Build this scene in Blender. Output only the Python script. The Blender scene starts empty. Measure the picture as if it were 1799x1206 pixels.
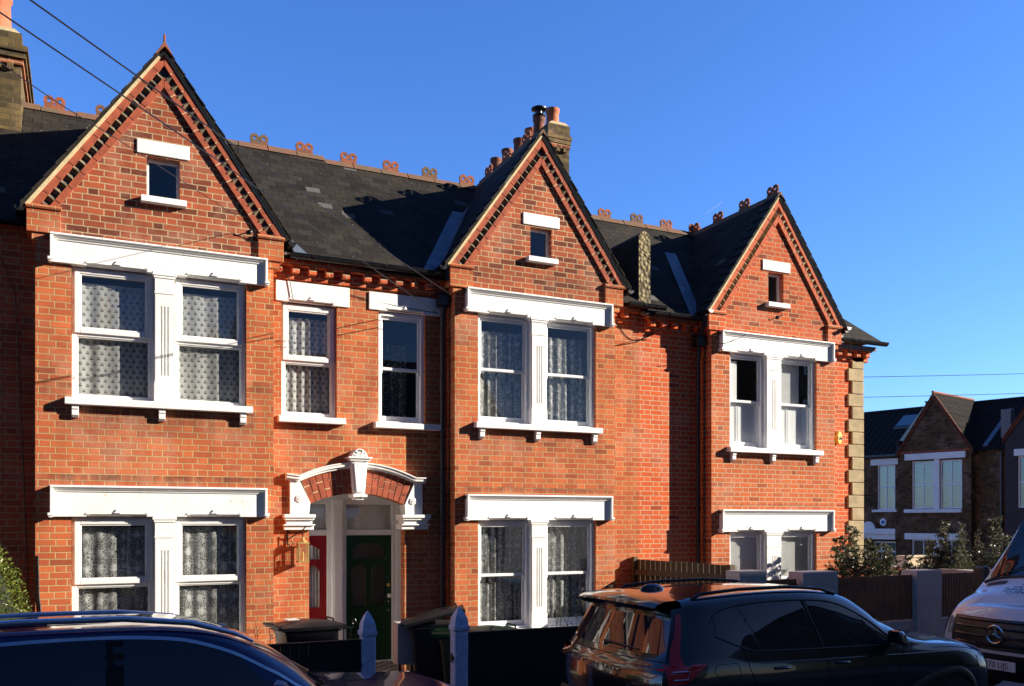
import bpy, bmesh, math, random
from mathutils import Vector, Matrix
random.seed(7)
scene = bpy.context.scene
COL = scene.collection
R = math.radians

# ------------------------------------------------------------ mesh builder
class MB:
    def __init__(s):
        s.v = []; s.f = []; s.mi = []; s.m = 0
    def vert(s, p): s.v.append(tuple(p)); return len(s.v) - 1
    def poly(s, pts, m=None):
        i = len(s.v); s.v += [tuple(p) for p in pts]
        s.f.append(tuple(range(i, i + len(pts)))); s.mi.append(s.m if m is None else m)
    def box(s, x0, x1, y0, y1, z0, z1, m=None):
        P = [(x0,y0,z0),(x1,y0,z0),(x1,y1,z0),(x0,y1,z0),(x0,y0,z1),(x1,y0,z1),(x1,y1,z1),(x0,y1,z1)]
        s.hexa(P, m)
    def hexa(s, P, m=None):
        i = len(s.v); s.v += [tuple(p) for p in P]
        for q in ((0,3,2,1),(4,5,6,7),(0,1,5,4),(1,2,6,5),(2,3,7,6),(3,0,4,7)):
            s.f.append(tuple(i + k for k in q)); s.mi.append(s.m if m is None else m)
    def prism(s, pts, y0, y1, m=None):
        # polygon in xz (counter-clockwise seen from -y), extruded y0 (front) to y1
        n = len(pts); a = sum(pts[k][0]*pts[(k+1)%n][1] - pts[(k+1)%n][0]*pts[k][1] for k in range(n))
        if a < 0: pts = pts[::-1]
        i = len(s.v)
        s.v += [(x, y0, z) for x, z in pts] + [(x, y1, z) for x, z in pts]
        mm = s.m if m is None else m
        s.f.append(tuple(range(i, i + n))); s.mi.append(mm)
        s.f.append(tuple(range(i + 2*n - 1, i + n - 1, -1))); s.mi.append(mm)
        for k in range(n):
            l = (k + 1) % n
            s.f.append((i + l, i + k, i + n + k, i + n + l)); s.mi.append(mm)
    def prismx(s, pts, x0, x1, m=None):
        # polygon in yz extruded along x
        n = len(pts); a = sum(pts[k][0]*pts[(k+1)%n][1] - pts[(k+1)%n][0]*pts[k][1] for k in range(n))
        if a < 0: pts = pts[::-1]
        i = len(s.v)
        s.v += [(x1, y, z) for y, z in pts] + [(x0, y, z) for y, z in pts]
        mm = s.m if m is None else m
        s.f.append(tuple(range(i, i + n))); s.mi.append(mm)
        s.f.append(tuple(range(i + 2*n - 1, i + n - 1, -1))); s.mi.append(mm)
        for k in range(n):
            l = (k + 1) % n
            s.f.append((i + l, i + k, i + n + k, i + n + l)); s.mi.append(mm)
    def tube(s, pts, r, n=6, m=None, cap=True):
        pts = [Vector(p) for p in pts]; rings = []
        for k, p in enumerate(pts):
            a = pts[max(k-1, 0)]; b = pts[min(k+1, len(pts)-1)]
            t = (b - a).normalized()
            u = t.cross(Vector((0,0,1)))
            if u.length < 1e-3: u = t.cross(Vector((0,1,0)))
            u.normalize(); w = t.cross(u)
            rr = r[k] if isinstance(r, (list, tuple)) else r
            rings.append([s.vert(p + (u*math.cos(2*math.pi*q/n) + w*math.sin(2*math.pi*q/n))*rr) for q in range(n)])
        mm = s.m if m is None else m
        for a, b in zip(rings, rings[1:]):
            for q in range(n):
                s.f.append((a[q], b[q], b[(q+1)%n], a[(q+1)%n])); s.mi.append(mm)
        if cap:
            s.f.append(tuple(rings[0])); s.mi.append(mm)
            s.f.append(tuple(rings[-1][::-1])); s.mi.append(mm)
    def lathe(s, c, prof, n=20, axis='z', m=None, a0=0, a1=2*math.pi):
        c = Vector(c); rings = []; full = abs(a1 - a0 - 2*math.pi) < 1e-6
        k = n if full else n + 1
        for r, h in prof:
            ring = []
            for q in range(k):
                a = a0 + (a1 - a0)*q/n; x, y = r*math.cos(a), r*math.sin(a)
                p = {'z': (x, y, h), 'y': (x, h, y), 'x': (h, x, y)}[axis]
                ring.append(s.vert(c + Vector(p)))
            rings.append(ring)
        mm = s.m if m is None else m
        for a, b in zip(rings, rings[1:]):
            for q in range(n if full else n):
                q2 = (q + 1) % k
                s.f.append((a[q], a[q2], b[q2], b[q])); s.mi.append(mm)
        for ring, fl in ((rings[0], 1), (rings[-1], 0)):
            s.f.append(tuple(ring[::-1] if fl else ring)); s.mi.append(mm)
    def grid(s, P, m=None, flip=False):
        idx = [[s.vert(p) for p in row] for row in P]
        mm = s.m if m is None else m
        for a, b in zip(idx, idx[1:]):
            for q in range(len(a) - 1):
                f = (a[q], a[q+1], b[q+1], b[q])
                s.f.append(f[::-1] if flip else f); s.mi.append(mm)
    def build(s, name, mats, parent=None, org=None, smooth=None, bevel=0, weld=False, recalc=False):
        me = bpy.data.meshes.new(name)
        if org is None:
            org = Vector(parent['_o']) if (parent is not None and '_o' in parent) else Vector((0,0,0))
        org = Vector(org)
        me.from_pydata([tuple(Vector(p) - org) for p in s.v], [], s.f)
        if not isinstance(mats, (list, tuple)): mats = [mats]
        for mt in mats: me.materials.append(mt)
        me.polygons.foreach_set('material_index', s.mi)
        if weld or recalc:
            bm = bmesh.new(); bm.from_mesh(me)
            if weld: bmesh.ops.remove_doubles(bm, verts=bm.verts, dist=1e-5)
            if recalc: bmesh.ops.recalc_face_normals(bm, faces=bm.faces)
            bm.to_mesh(me); bm.free()
        uvl = me.uv_layers.new(name='UVMap')
        vs = me.vertices; up = Vector((0,0,1))
        for p in me.polygons:
            n = p.normal
            h = up.cross(n)
            if h.length < 0.05: h = Vector((1,0,0))
            h.normalize(); w = n.cross(h)
            for li in p.loop_indices:
                c = vs[me.loops[li].vertex_index].co + org
                uvl.data[li].uv = (c.dot(h), c.dot(w))
        if smooth is not None:
            me.shade_smooth(); me.set_sharp_from_angle(angle=R(smooth))
        o = bpy.data.objects.new(name, me); COL.objects.link(o)
        if parent is not None:
            o.parent = parent
            o['_o'] = tuple(org)
        else:
            o.location = org
        if bevel:
            bv = o.modifiers.new('bevel', 'BEVEL'); bv.width = bevel; bv.segments = 2
            bv.limit_method = 'ANGLE'; bv.angle_limit = R(40)
        return o

def tag(o, label=None, cat=None, group=None, kind=None):
    if label: o['label'] = label
    if cat: o['category'] = cat
    if group: o['group'] = group
    if kind: o['kind'] = kind
    return o
def thing(name, label, cat, loc=(0,0,0), rz=0, group=None, local=False):
    o = bpy.data.objects.new(name, None); COL.objects.link(o)
    o.location = loc; o.rotation_euler = (0, 0, rz); o.empty_display_size = .2
    o['_o'] = (0.,0.,0.) if local else tuple(float(c) for c in loc)
    return tag(o, label, cat, group)

# ------------------------------------------------------------ materials
class NT:
    def __init__(s, name):
        s.mat = bpy.data.materials.new(name); s.mat.use_nodes = True
        s.t = s.mat.node_tree; s.t.nodes.clear()
        s.out = s.t.nodes.new('ShaderNodeOutputMaterial')
    def n(s, typ, **kw):
        nd = s.t.nodes.new(typ)
        for k, v in kw.items():
            if k in nd.inputs and not hasattr(nd, k): s.set(nd.inputs[k], v)
            elif hasattr(nd, k): setattr(nd, k, v)
            else: s.set(nd.inputs[k], v)
        return nd
    def set(s, inp, v):
        if isinstance(v, bpy.types.NodeSocket): s.t.links.new(v, inp)
        elif isinstance(v, (tuple, list)):
            inp.default_value = tuple(v) + (1,) if (len(v) == 3 and len(inp.default_value) == 4) else v
        else: inp.default_value = v
    def m(s, op, a, b=None, c=None, clamp=False):
        nd = s.t.nodes.new('ShaderNodeMath'); nd.operation = op; nd.use_clamp = clamp
        s.set(nd.inputs[0], a)
        if b is not None: s.set(nd.inputs[1], b)
        if c is not None: s.set(nd.inputs[2], c)
        return nd.outputs[0]
    def mix(s, f, a, b, typ='MIX'):
        nd = s.t.nodes.new('ShaderNodeMix'); nd.data_type = 'RGBA'; nd.blend_type = typ
        s.set(nd.inputs[0], f)
        s.set(nd.inputs[6], tuple(a) + (1,) if isinstance(a, tuple) and len(a) == 3 else a)
        s.set(nd.inputs[7], tuple(b) + (1,) if isinstance(b, tuple) and len(b) == 3 else b)
        return nd.outputs[2]
    def noise(s, vec, scale, detail=3, rough=.5, col=False):
        nd = s.t.nodes.new('ShaderNodeTexNoise'); nd.inputs['Scale'].default_value = scale
        nd.inputs['Detail'].default_value = detail; nd.inputs['Roughness'].default_value = rough
        if vec is not None: s.set(nd.inputs['Vector'], vec)
        return nd.outputs['Color' if col else 'Fac']
    def rng(s, v, a, b, c=0., d=1.):
        nd = s.t.nodes.new('ShaderNodeMapRange'); s.set(nd.inputs[0], v)
        for k, q in zip((1,2,3,4), (a,b,c,d)): nd.inputs[k].default_value = q
        return nd.outputs[0]
    def pos(s):
        return s.t.nodes.new('ShaderNodeNewGeometry').outputs['Position']
    def obj(s):
        return s.t.nodes.new('ShaderNodeTexCoord').outputs['Object']
    def uv(s):
        nd = s.t.nodes.new('ShaderNodeUVMap'); nd.uv_map = 'UVMap'; return nd.outputs[0]
    def sep(s, v):
        nd = s.t.nodes.new('ShaderNodeSeparateXYZ'); s.set(nd.inputs[0], v); return nd.outputs
    def comb(s, x, y, z=0.):
        nd = s.t.nodes.new('ShaderNodeCombineXYZ')
        for i, q in enumerate((x, y, z)): s.set(nd.inputs[i], q)
        return nd.outputs[0]
    def white(s, v):
        nd = s.t.nodes.new('ShaderNodeTexWhiteNoise'); nd.noise_dimensions = '3D'; s.set(nd.inputs['Vector'], v)
        return nd.outputs
    def bump(s, h, strength=.5, dist=.01):
        nd = s.t.nodes.new('ShaderNodeBump'); nd.inputs['Strength'].default_value = strength
        nd.inputs['Distance'].default_value = dist; s.set(nd.inputs['Height'], h); return nd.outputs[0]
    def bsdf(s, col, rough=.6, metal=0., normal=None, coat=0., spec=.5, extra=None):
        nd = s.t.nodes.new('ShaderNodeBsdfPrincipled')
        s.set(nd.inputs['Base Color'], col if not (isinstance(col, tuple) and len(col) == 3) else tuple(col) + (1,))
        s.set(nd.inputs['Roughness'], rough); s.set(nd.inputs['Metallic'], metal)
        if normal is not None: s.set(nd.inputs['Normal'], normal)
        nd.inputs['Coat Weight'].default_value = coat; nd.inputs['Specular IOR Level'].default_value = spec
        if coat: nd.inputs['Coat Roughness'].default_value = .02
        for k, v in (extra or {}).items(): s.set(nd.inputs[k], v)
        s.t.links.new(nd.outputs[0], s.out.inputs[0]); return nd
    def done(s, sh): s.t.links.new(sh, s.out.inputs[0]); return s.mat

# weather stains: (x0, x1, z_bottom, z_top, strength) on the street front, darkest at the top edge
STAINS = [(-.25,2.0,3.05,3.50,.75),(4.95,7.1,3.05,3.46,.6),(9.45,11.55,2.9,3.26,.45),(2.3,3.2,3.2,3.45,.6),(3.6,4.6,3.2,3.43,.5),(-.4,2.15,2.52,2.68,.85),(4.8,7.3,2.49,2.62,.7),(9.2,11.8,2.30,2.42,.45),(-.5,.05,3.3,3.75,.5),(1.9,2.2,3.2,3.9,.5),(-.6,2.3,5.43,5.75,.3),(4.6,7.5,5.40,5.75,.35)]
def brick_mat(name, ca, cb, cdark, mortar, dark_f=.15, soot=.25, joint=.0105, hue_noise=.5, P=.348, C=.0765, mortar2=None, bump=.55, flem=True, z0=0.):
    t = NT(name); uv = t.uv()
    wob = t.noise(uv, 7., 2); wob2 = t.noise(uv, 42., 2)
    s = t.sep(uv)
    u = t.m('ADD', s[0], t.m('MULTIPLY', t.m('SUBTRACT', wob2, .5), .008))
    v = t.m('ADD', t.m('ADD', s[1], t.m('MULTIPLY', t.m('SUBTRACT', wob, .5), .012)), 10. + z0)
    v = t.m('ADD', v, t.m('MULTIPLY', t.m('SUBTRACT', wob2, .5), .005))
    row = t.m('FLOOR', t.m('DIVIDE', v, C)); vf = t.m('SUBTRACT', v, t.m('MULTIPLY', row, C))
    odd = t.m('MODULO', row, 2.)
    rj = t.m('MULTIPLY', t.m('SUBTRACT', t.white(t.comb(row, 3.7, 1.))[0], .5), .02)
    uu = t.m('ADD', t.m('ADD', u, 100*P), t.m('ADD', t.m('MULTIPLY', odd, P/2), rj))
    cell = t.m('FLOOR', t.m('DIVIDE', uu, P)); uf = t.m('SUBTRACT', uu, t.m('MULTIPLY', cell, P))
    S = .232*P/.348 if flem else P
    ish = t.m('GREATER_THAN', uf, S)
    du_s = t.m('MINIMUM', uf, t.m('SUBTRACT', S, uf)); du_h = t.m('MINIMUM', t.m('SUBTRACT', uf, S), t.m('SUBTRACT', P, uf))
    du = t.m('MAXIMUM', du_s, du_h)
    dv = t.m('MINIMUM', vf, t.m('SUBTRACT', C, vf))
    d = t.m('MINIMUM', du, dv)
    n2 = t.noise(uv, 90., 3, .6)
    d = t.m('ADD', d, t.m('MULTIPLY', t.m('SUBTRACT', n2, .5), .005))
    mask = t.rng(d, joint*.5 - .0015, joint*.5 + .0015)      # 1 = brick
    idv = t.comb(cell, row, ish)
    w = t.white(idv); r1 = w[0]; wc = t.sep(w[1])
    col = t.mix(r1, ca, cb)
    rowt = t.white(t.comb(t.m('FLOOR', t.m('DIVIDE', row, 3.)), 9.1, t.m('FLOOR', t.m('DIVIDE', uu, 1.7))))[0]
    col = t.mix(t.m('MULTIPLY', rowt, .12), col, cb)
    isd = t.rng(wc[1], 1 - dark_f - .08, 1 - dark_f + .05)
    big = t.noise(t.pos(), .9, 4, .65)
    streak = t.noise(t.comb(t.m('MULTIPLY', s[0], 5.), t.m('MULTIPLY', s[1], .8)), 1., 4, .6)
    sootv = t.m('MULTIPLY', t.rng(t.m('ADD', t.m('MULTIPLY', big, .55), t.m('MULTIPLY', streak, .45)), .42, .68), soot, clamp=True)
    col = t.mix(t.m('MULTIPLY', isd, .75), col, cdark)
    n3 = t.noise(uv, 30., 4, .7)
    col = t.mix(t.rng(n3, .35, .75, 0, .26), col, tuple(c*.62 for c in ca))
    n4 = t.noise(uv, 160., 2, .6)
    col = t.mix(t.rng(n4, .6, .8, 0, .35), col, tuple(min(1, c*1.25 + .04) for c in ca))
    mc = t.mix(n3, mortar, mortar2 or tuple(c*.6 for c in mortar))
    col = t.mix(mask, mc, col)
    col = t.mix(sootv, col, cdark)
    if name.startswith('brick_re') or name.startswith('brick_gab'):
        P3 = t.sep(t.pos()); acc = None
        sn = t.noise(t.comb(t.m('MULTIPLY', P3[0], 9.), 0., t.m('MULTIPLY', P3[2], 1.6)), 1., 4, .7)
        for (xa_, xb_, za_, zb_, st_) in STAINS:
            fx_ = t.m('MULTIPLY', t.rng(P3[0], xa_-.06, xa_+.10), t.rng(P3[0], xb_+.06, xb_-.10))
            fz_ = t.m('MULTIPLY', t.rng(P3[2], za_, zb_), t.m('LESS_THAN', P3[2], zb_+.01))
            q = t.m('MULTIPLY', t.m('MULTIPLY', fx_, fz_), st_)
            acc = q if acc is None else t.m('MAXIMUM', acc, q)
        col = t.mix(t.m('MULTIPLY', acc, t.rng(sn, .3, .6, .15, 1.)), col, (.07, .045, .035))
    efl = t.rng(t.noise(t.pos(), 1.7, 5, .7), .5, .72, 0, .34)
    col = t.mix(efl, col, (.56, .36, .26))
    h = t.m('ADD', t.m('MULTIPLY', mask, .75), t.m('MULTIPLY', t.m('ADD', n3, n2), .22))
    t.bsdf(col, .9, normal=t.bump(h, bump, .007), spec=.2)
    return t.mat

def plain(name, c, rough=.6, metal=0., var=.12, scale=6., bump=0., coat=0., spec=.5, bscale=60., c2=None, vf=(.35,.7)):
    t = NT(name); p = t.obj()
    n1 = t.noise(p, scale, 4, .6)
    col = t.mix(t.rng(n1, vf[0], vf[1]), c, c2 or tuple(q*(1 - var*2) for q in c))
    nr = t.bump(t.noise(p, bscale, 4, .6), bump, .01) if bump else None
    r = t.rng(t.noise(p, scale*2.3, 3), .3, .7, max(0, rough - .07), min(1, rough + .07))
    t.bsdf(col, r if not coat else rough, metal, nr, coat, spec)
    return t.mat

ORA, ORB, ORD = (.61, .162, .056), (.42, .096, .038), (.11, .034, .024)
BRICK = brick_mat('brick_red', ORA, ORB, ORD, (.60, .44, .21), .02, .42, joint=.0118)
BRICK_G = brick_mat('brick_gable', (.46, .112, .046), (.31, .070, .032), (.060, .022, .018), (.66, .50, .29), .22, .38, joint=.0125)
BRICK_C = brick_mat('brick_repointed', (.66, .125, .034), (.52, .09, .03), (.16, .035, .02), (.70, .52, .32), .03, .12, joint=.0125)
BRICK_C3 = brick_mat('brick_red_clean', (.62, .150, .048), (.47, .105, .036), (.15, .04, .025), (.68, .52, .32), .05, .25, joint=.0125)
BRICK_G3 = brick_mat('brick_gable_clean', (.58, .115, .036), (.42, .08, .03), (.12, .03, .02), (.62, .47, .27), .16, .2, joint=.011)
BRICK_Y = brick_mat('brick_stock', (.24, .165, .060), (.14, .10, .042), (.030, .026, .02), (.15, .12, .07), .40, .8)
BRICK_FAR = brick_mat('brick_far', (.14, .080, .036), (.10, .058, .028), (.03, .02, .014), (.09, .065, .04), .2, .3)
RAKE = plain('moulded_brick', (.40, .088, .038), .85, var=.22, scale=9, bump=.3)
RAKE3 = plain('moulded_brick_clean', (.55, .11, .036), .85, var=.15, scale=9, bump=.3)
TOOTH = plain('sooty_tooth_brick', (.21, .165, .095), .9, scale=11, bump=.5, c2=(.05, .042, .03))
TOOTH3 = plain('buff_tooth_brick', (.62, .48, .25), .9, scale=11, bump=.4, c2=(.2, .14, .08))
MORTAR = plain('lime_mortar', (.70, .57, .33), .9, var=.15, scale=14, bump=.4)
PAINT = plain('white_masonry_paint', (.87, .86, .84), .55, var=.06, scale=3, bump=.12, bscale=40)
def worn_paint():
    t = NT('worn_white_paint'); p = t.pos()
    n1 = t.noise(p, 14., 5, .7); n2 = t.noise(p, 2.2, 4, .6)
    col = t.mix(t.rng(n2, .45, .75, 0, .5), (.86, .85, .82), (.66, .63, .57))
    n3 = t.noise(p, 38., 3, .7)
    col = t.mix(t.rng(n1, .66, .70), col, (.50, .42, .32))
    col = t.mix(t.rng(n3, .70, .73), col, (.20, .16, .12))
    streak = t.noise(t.comb(t.m('MULTIPLY', t.sep(p)[0], 22.), 0., t.m('MULTIPLY', t.sep(p)[2], 1.5)), 1., 3, .6)
    col = t.mix(t.rng(streak, .58, .75, 0, .35), col, (.45, .42, .36))
    t.bsdf(col, .6, normal=t.bump(n1, .25, .01)); return t.mat
PAINT_W = worn_paint()
UPVC = plain('upvc', (.82, .81, .79), .28, var=.03, scale=2)
SASHW = plain('gloss_white_joinery', (.82, .83, .84), .3, var=.04, scale=3)
RIDGE = plain('weathered_ridge_clay', (.20, .085, .048), .9, var=.3, scale=5, bump=.4, c2=(.10, .085, .05))
TERRA = plain('terracotta', (.36, .10, .045), .85, var=.3, scale=13, bump=.4, c2=(.11, .055, .03))
POT = plain('chimney_pot_clay', (.52, .16, .075), .8, var=.2, scale=6, bump=.2)
POT_D = plain('sooty_pot_clay', (.22, .075, .045), .8, var=.3, scale=6, bump=.2)
LEAD = plain('lead_sheet', (.16, .19, .24), .45, .3, var=.25, scale=5, bump=.2)
IRON = plain('black_painted_iron', (.014, .014, .016), .35, var=.2, scale=8)
IRON_G = plain('grey_painted_pipe', (.04, .042, .05), .4, var=.2, scale=8)
STONE = plain('quoin_stone', (.46, .36, .20), .9, var=.14, scale=5, bump=.35, bscale=35, c2=(.30, .23, .13))
STOOT = plain('weathered_board', (.30, .30, .30), .9, var=.3, scale=20, bump=.4)
def render_mat():
    t = NT('pebbledash_render'); p = t.pos()
    v = t.n('ShaderNodeTexVoronoi', Scale=16.); t.set(v.inputs['Vector'], p)
    n = t.noise(p, 3., 4)
    col = t.mix(t.rng(v.outputs['Distance'], .2, .7), (.40, .33, .17), (.13, .10, .06))
    col = t.mix(t.rng(n, .4, .7, 0, .6), col, (.10, .09, .05))
    t.bsdf(col, .95, normal=t.bump(t.m('SUBTRACT', 1., v.outputs['Distance']), .9, .03)); return t.mat
PEBBLE = render_mat()
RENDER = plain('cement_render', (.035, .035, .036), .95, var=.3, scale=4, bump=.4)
def slate_mat():
    t = NT('slate'); uv = t.uv(); s = t.sep(uv)
    C = .145; P = .215
    wob = t.noise(uv, 6., 2)
    v = t.m('ADD', t.m('ADD', s[1], 20.), t.m('MULTIPLY', wob, .016))
    row = t.m('FLOOR', t.m('DIVIDE', v, C)); vf = t.m('SUBTRACT', v, t.m('MULTIPLY', row, C))
    uu = t.m('ADD', t.m('ADD', s[0], 52.), t.m('MULTIPLY', t.m('MODULO', row, 2.), P/2))
    cell = t.m('FLOOR', t.m('DIVIDE', uu, P)); uf = t.m('SUBTRACT', uu, t.m('MULTIPLY', cell, P))
    w = t.white(t.comb(cell, row, .5)); wc = t.sep(w[1])
    joint = t.rng(t.m('MINIMUM', uf, t.m('SUBTRACT', P, uf)), .002, .006)
    lip = t.rng(t.m('ADD', vf, t.m('MULTIPLY', wc[2], .012)), .004, .02)
    col = t.mix(t.rng(w[0], .0, 1.), (.014, .012, .0105), (.034, .029, .024))
    col = t.mix(t.rng(wc[1], .975, .98), col, (.11, .105, .10))
    n = t.noise(t.pos(), 1.3, 5, .7)
    col = t.mix(t.rng(n, .45, .75, 0, .55), col, (.060, .050, .032))
    sp = t.n('ShaderNodeTexVoronoi', Scale=6.); t.set(sp.inputs['Vector'], t.pos())
    col = t.mix(t.rng(sp.outputs['Distance'], .05, .075, 1., 0.), col, (.15, .145, .13))
    col = t.mix(t.m('MULTIPLY', joint, lip), (.008, .008, .008), col)
    h = t.m('ADD', t.m('MULTIPLY', t.m('SUBTRACT', 1., t.m('DIVIDE', vf, C)), 1.), t.m('ADD', t.m('MULTIPLY', joint, .5), t.m('MULTIPLY', wc[0], .5)))
    h = t.m('ADD', h, t.m('MULTIPLY', t.noise(uv, 40., 3), .35))
    t.bsdf(col, .82, normal=t.bump(h, .9, .012), spec=.15); return t.mat
SLATE = slate_mat()
def glass_mat(name, tint=(.93,.95,.95), gain=2.9, rough=.0):
    t = NT(name)
    # float glass is never quite flat; reflectance is the same from either side
    nb = t.bump(t.noise(t.pos(), 1.3, 1), .06, .01)
    ge = t.n('ShaderNodeNewGeometry'); dt = t.n('ShaderNodeVectorMath', operation='DOT_PRODUCT')
    t.set(dt.inputs[0], ge.outputs['Normal']); t.set(dt.inputs[1], ge.outputs['Incoming'])
    fres = t.m('ADD', .042, t.m('MULTIPLY', .958, t.m('POWER', t.m('SUBTRACT', 1., t.m('ABSOLUTE', dt.outputs['Value'])), 5.)))
    gl = t.n('ShaderNodeBsdfGlossy'); t.set(gl.inputs['Color'], (1,1,1,1)); gl.inputs['Roughness'].default_value = rough; t.set(gl.inputs['Normal'], nb)
    tr = t.n('ShaderNodeBsdfTransparent'); t.set(tr.inputs['Color'], tuple(tint) + (1,))
    mx = t.n('ShaderNodeMixShader'); t.set(mx.inputs[0], t.m('MULTIPLY', fres, gain, clamp=True))
    t.t.links.new(tr.outputs[0], mx.inputs[1]); t.t.links.new(gl.outputs[0], mx.inputs[2])
    return t.done(mx.outputs[0])
GLASS = glass_mat('window_glass')
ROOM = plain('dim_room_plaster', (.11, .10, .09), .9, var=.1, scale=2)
def lace(name, kind):
    t = NT(name); s = t.sep(t.uv())
    folds = t.noise(t.comb(t.m('MULTIPLY', s[0], 15.), t.m('MULTIPLY', s[1], .35)), 1., 2)
    fa, fb = {'floral': (.30, 1.35), 'leaf': (.62, 1.2), 'tulip': (.8, 1.15)}.get(kind, (.95, 1.02))
    if kind == 'tulip':
        P = .088
        a = t.m('DIVIDE', s[0], P); b = t.m('DIVIDE', s[1], P*.74)
        row = t.m('FLOOR', b); a2 = t.m('ADD', t.m('ADD', a, 50.), t.m('MULTIPLY', t.m('MODULO', t.m('ADD', row, 40.), 2.), .5))
        fx = t.m('SUBTRACT', t.m('FRACT', a2), .5); fy = t.m('SUBTRACT', t.m('FRACT', b), .5)
        ax = t.m('ABSOLUTE', fx)
        # spade outline: wide shoulder, short stem
        spade = t.m('ADD', t.m('MULTIPLY', ax, 1.15), t.m('ABSOLUTE', t.m('ADD', fy, t.m('MULTIPLY', ax, .9))))
        body = t.rng(spade, .31, .37, 1., 0.); inner = t.rng(spade, .10, .14, 1., 0.)
        dia = t.m('ABSOLUTE', t.m('SUBTRACT', t.m('ADD', ax, t.m('ABSOLUTE', fy)), .5))
        lat = t.rng(dia, .03, .07, 1., 0.)
        den = t.m('MAXIMUM', t.m('SUBTRACT', .74, t.m('MULTIPLY', t.m('SUBTRACT', body, inner), .56)), t.m('MULTIPLY', lat, .85))
    elif kind == 'leaf':
        v = t.n('ShaderNodeTexVoronoi', Scale=1.); t.set(v.inputs['Vector'], t.comb(t.m('MULTIPLY', s[0], 6.2), t.m('MULTIPLY', s[1], 5.2)))
        v.inputs['Randomness'].default_value = .25
        vn = t.noise(t.uv(), 34., 3, .7)
        d = t.m('ADD', v.outputs['Distance'], t.m('MULTIPLY', t.m('SUBTRACT', vn, .5), .55))
        leafm = t.rng(d, .2, .36, 1., 0.)
        v2 = t.n('ShaderNodeTexVoronoi', Scale=38., feature='DISTANCE_TO_EDGE'); t.set(v2.inputs['Vector'], t.uv())
        net = t.rng(v2.outputs['Distance'], .06, .14, .5, 0.)
        den = t.m('MAXIMUM', t.m('MULTIPLY', leafm, .85), t.m('ADD', net, .17))
    elif kind == 'floral':
        v2 = t.n('ShaderNodeTexVoronoi', Scale=26., feature='DISTANCE_TO_EDGE'); t.set(v2.inputs['Vector'], t.uv())
        net = t.rng(v2.outputs['Distance'], .05, .2, .8, 0.)
        fl = t.rng(t.noise(t.uv(), 15., 4, .7), .48, .6)
        den = t.m('ADD', t.m('MULTIPLY', net, fl), .38)
    else:
        den = t.m('ADD', .93, 0.)
    den = t.m('MULTIPLY', den, t.rng(folds, .36, .64, fa, fb), clamp=True)
    df = t.n('ShaderNodeBsdfDiffuse'); t.set(df.inputs[0], (.80, .80, .78, 1))
    tl = t.n('ShaderNodeBsdfTranslucent'); t.set(tl.inputs[0], (.7, .7, .68, 1))
    m1 = t.n('ShaderNodeMixShader'); m1.inputs[0].default_value = .25
    t.t.links.new(df.outputs[0], m1.inputs[1]); t.t.links.new(tl.outputs[0], m1.inputs[2])
    tr = t.n('ShaderNodeBsdfTransparent')
    m2 = t.n('ShaderNodeMixShader'); t.set(m2.inputs[0], den)
    t.t.links.new(tr.outputs[0], m2.inputs[1]); t.t.links.new(m1.outputs[0], m2.inputs[2])
    return t.done(m2.outputs[0])
LACE_T, LACE_L, LACE_F, VOILE = lace('tulip_lace', 'tulip'), lace('leaf_lace', 'leaf'), lace('floral_lace', 'floral'), lace('white_voile', 'plain')
SHUTTER = plain('white_shutter', (.86, .87, .88), .6, var=.04, scale=2)
def door_mat(name, c):
    t = NT(name); n = t.noise(t.pos(), 9., 3)
    t.bsdf(t.mix(n, c, tuple(q*.75 for q in c)), .28, coat=.2); return t.mat
DOOR_G, DOOR_R = door_mat('green_gloss', (.006, .052, .022)), door_mat('red_gloss', (.30, .014, .014))
BRASS = plain('brass', (.80, .52, .20), .35, .6, var=.1)
BLACKWOOD = plain('black_stained_timber', (.010, .011, .014), .6, var=.3, scale=12, bump=.3)
def wood(name, c, c2, sc=30.):
    t = NT(name); p = t.sep(t.obj())
    g = t.noise(t.comb(t.m('MULTIPLY', p[0], sc), t.m('MULTIPLY', p[1], sc), t.m('MULTIPLY', p[2], sc*.07)), 1., 4, .6)
    b = t.noise(t.obj(), 3., 3)
    t.bsdf(t.mix(t.rng(t.m('ADD', t.m('MULTIPLY', g, .7), t.m('MULTIPLY', b, .3)), .35, .65), c, c2), .8, normal=t.bump(g, .4, .008)); return t.mat
CEDAR = wood('cedar_slats', (.22, .12, .06), (.11, .06, .035))
CLOSEB = wood('weathered_fence_boards', (.115, .075, .035), (.05, .042, .018))
POSTP = plain('pale_painted_post', (.50, .64, .88), .7, var=.06, scale=14, bump=.5, c2=(.33, .43, .60), bscale=90)
GREYR = plain('grey_wall_render', (.50, .46, .44), .9, var=.08, scale=4, bump=.35, bscale=120)
CREAMR = plain('cream_wall_render', (.62, .50, .32), .9, var=.1, scale=4, bump=.3)
BINK = plain('black_bin_plastic', (.022, .023, .025), .42, var=.1, scale=9, bump=.08, bscale=150)
BING = plain('olive_bin_plastic', (.050, .060, .030), .5, var=.1, scale=9)
BINGL = plain('green_bin_lid', (.012, .085, .022), .45, var=.1, scale=9)
METERB = plain('meter_box_plastic', (.50, .47, .44), .6, var=.08, scale=6)
LABELW = plain('white_sticker', (.8, .8, .8), .5, var=.02)
ASPH = plain('asphalt', (.050, .050, .052), .92, var=.2, scale=2, bump=.6, bscale=180)
PAVE = None
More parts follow.
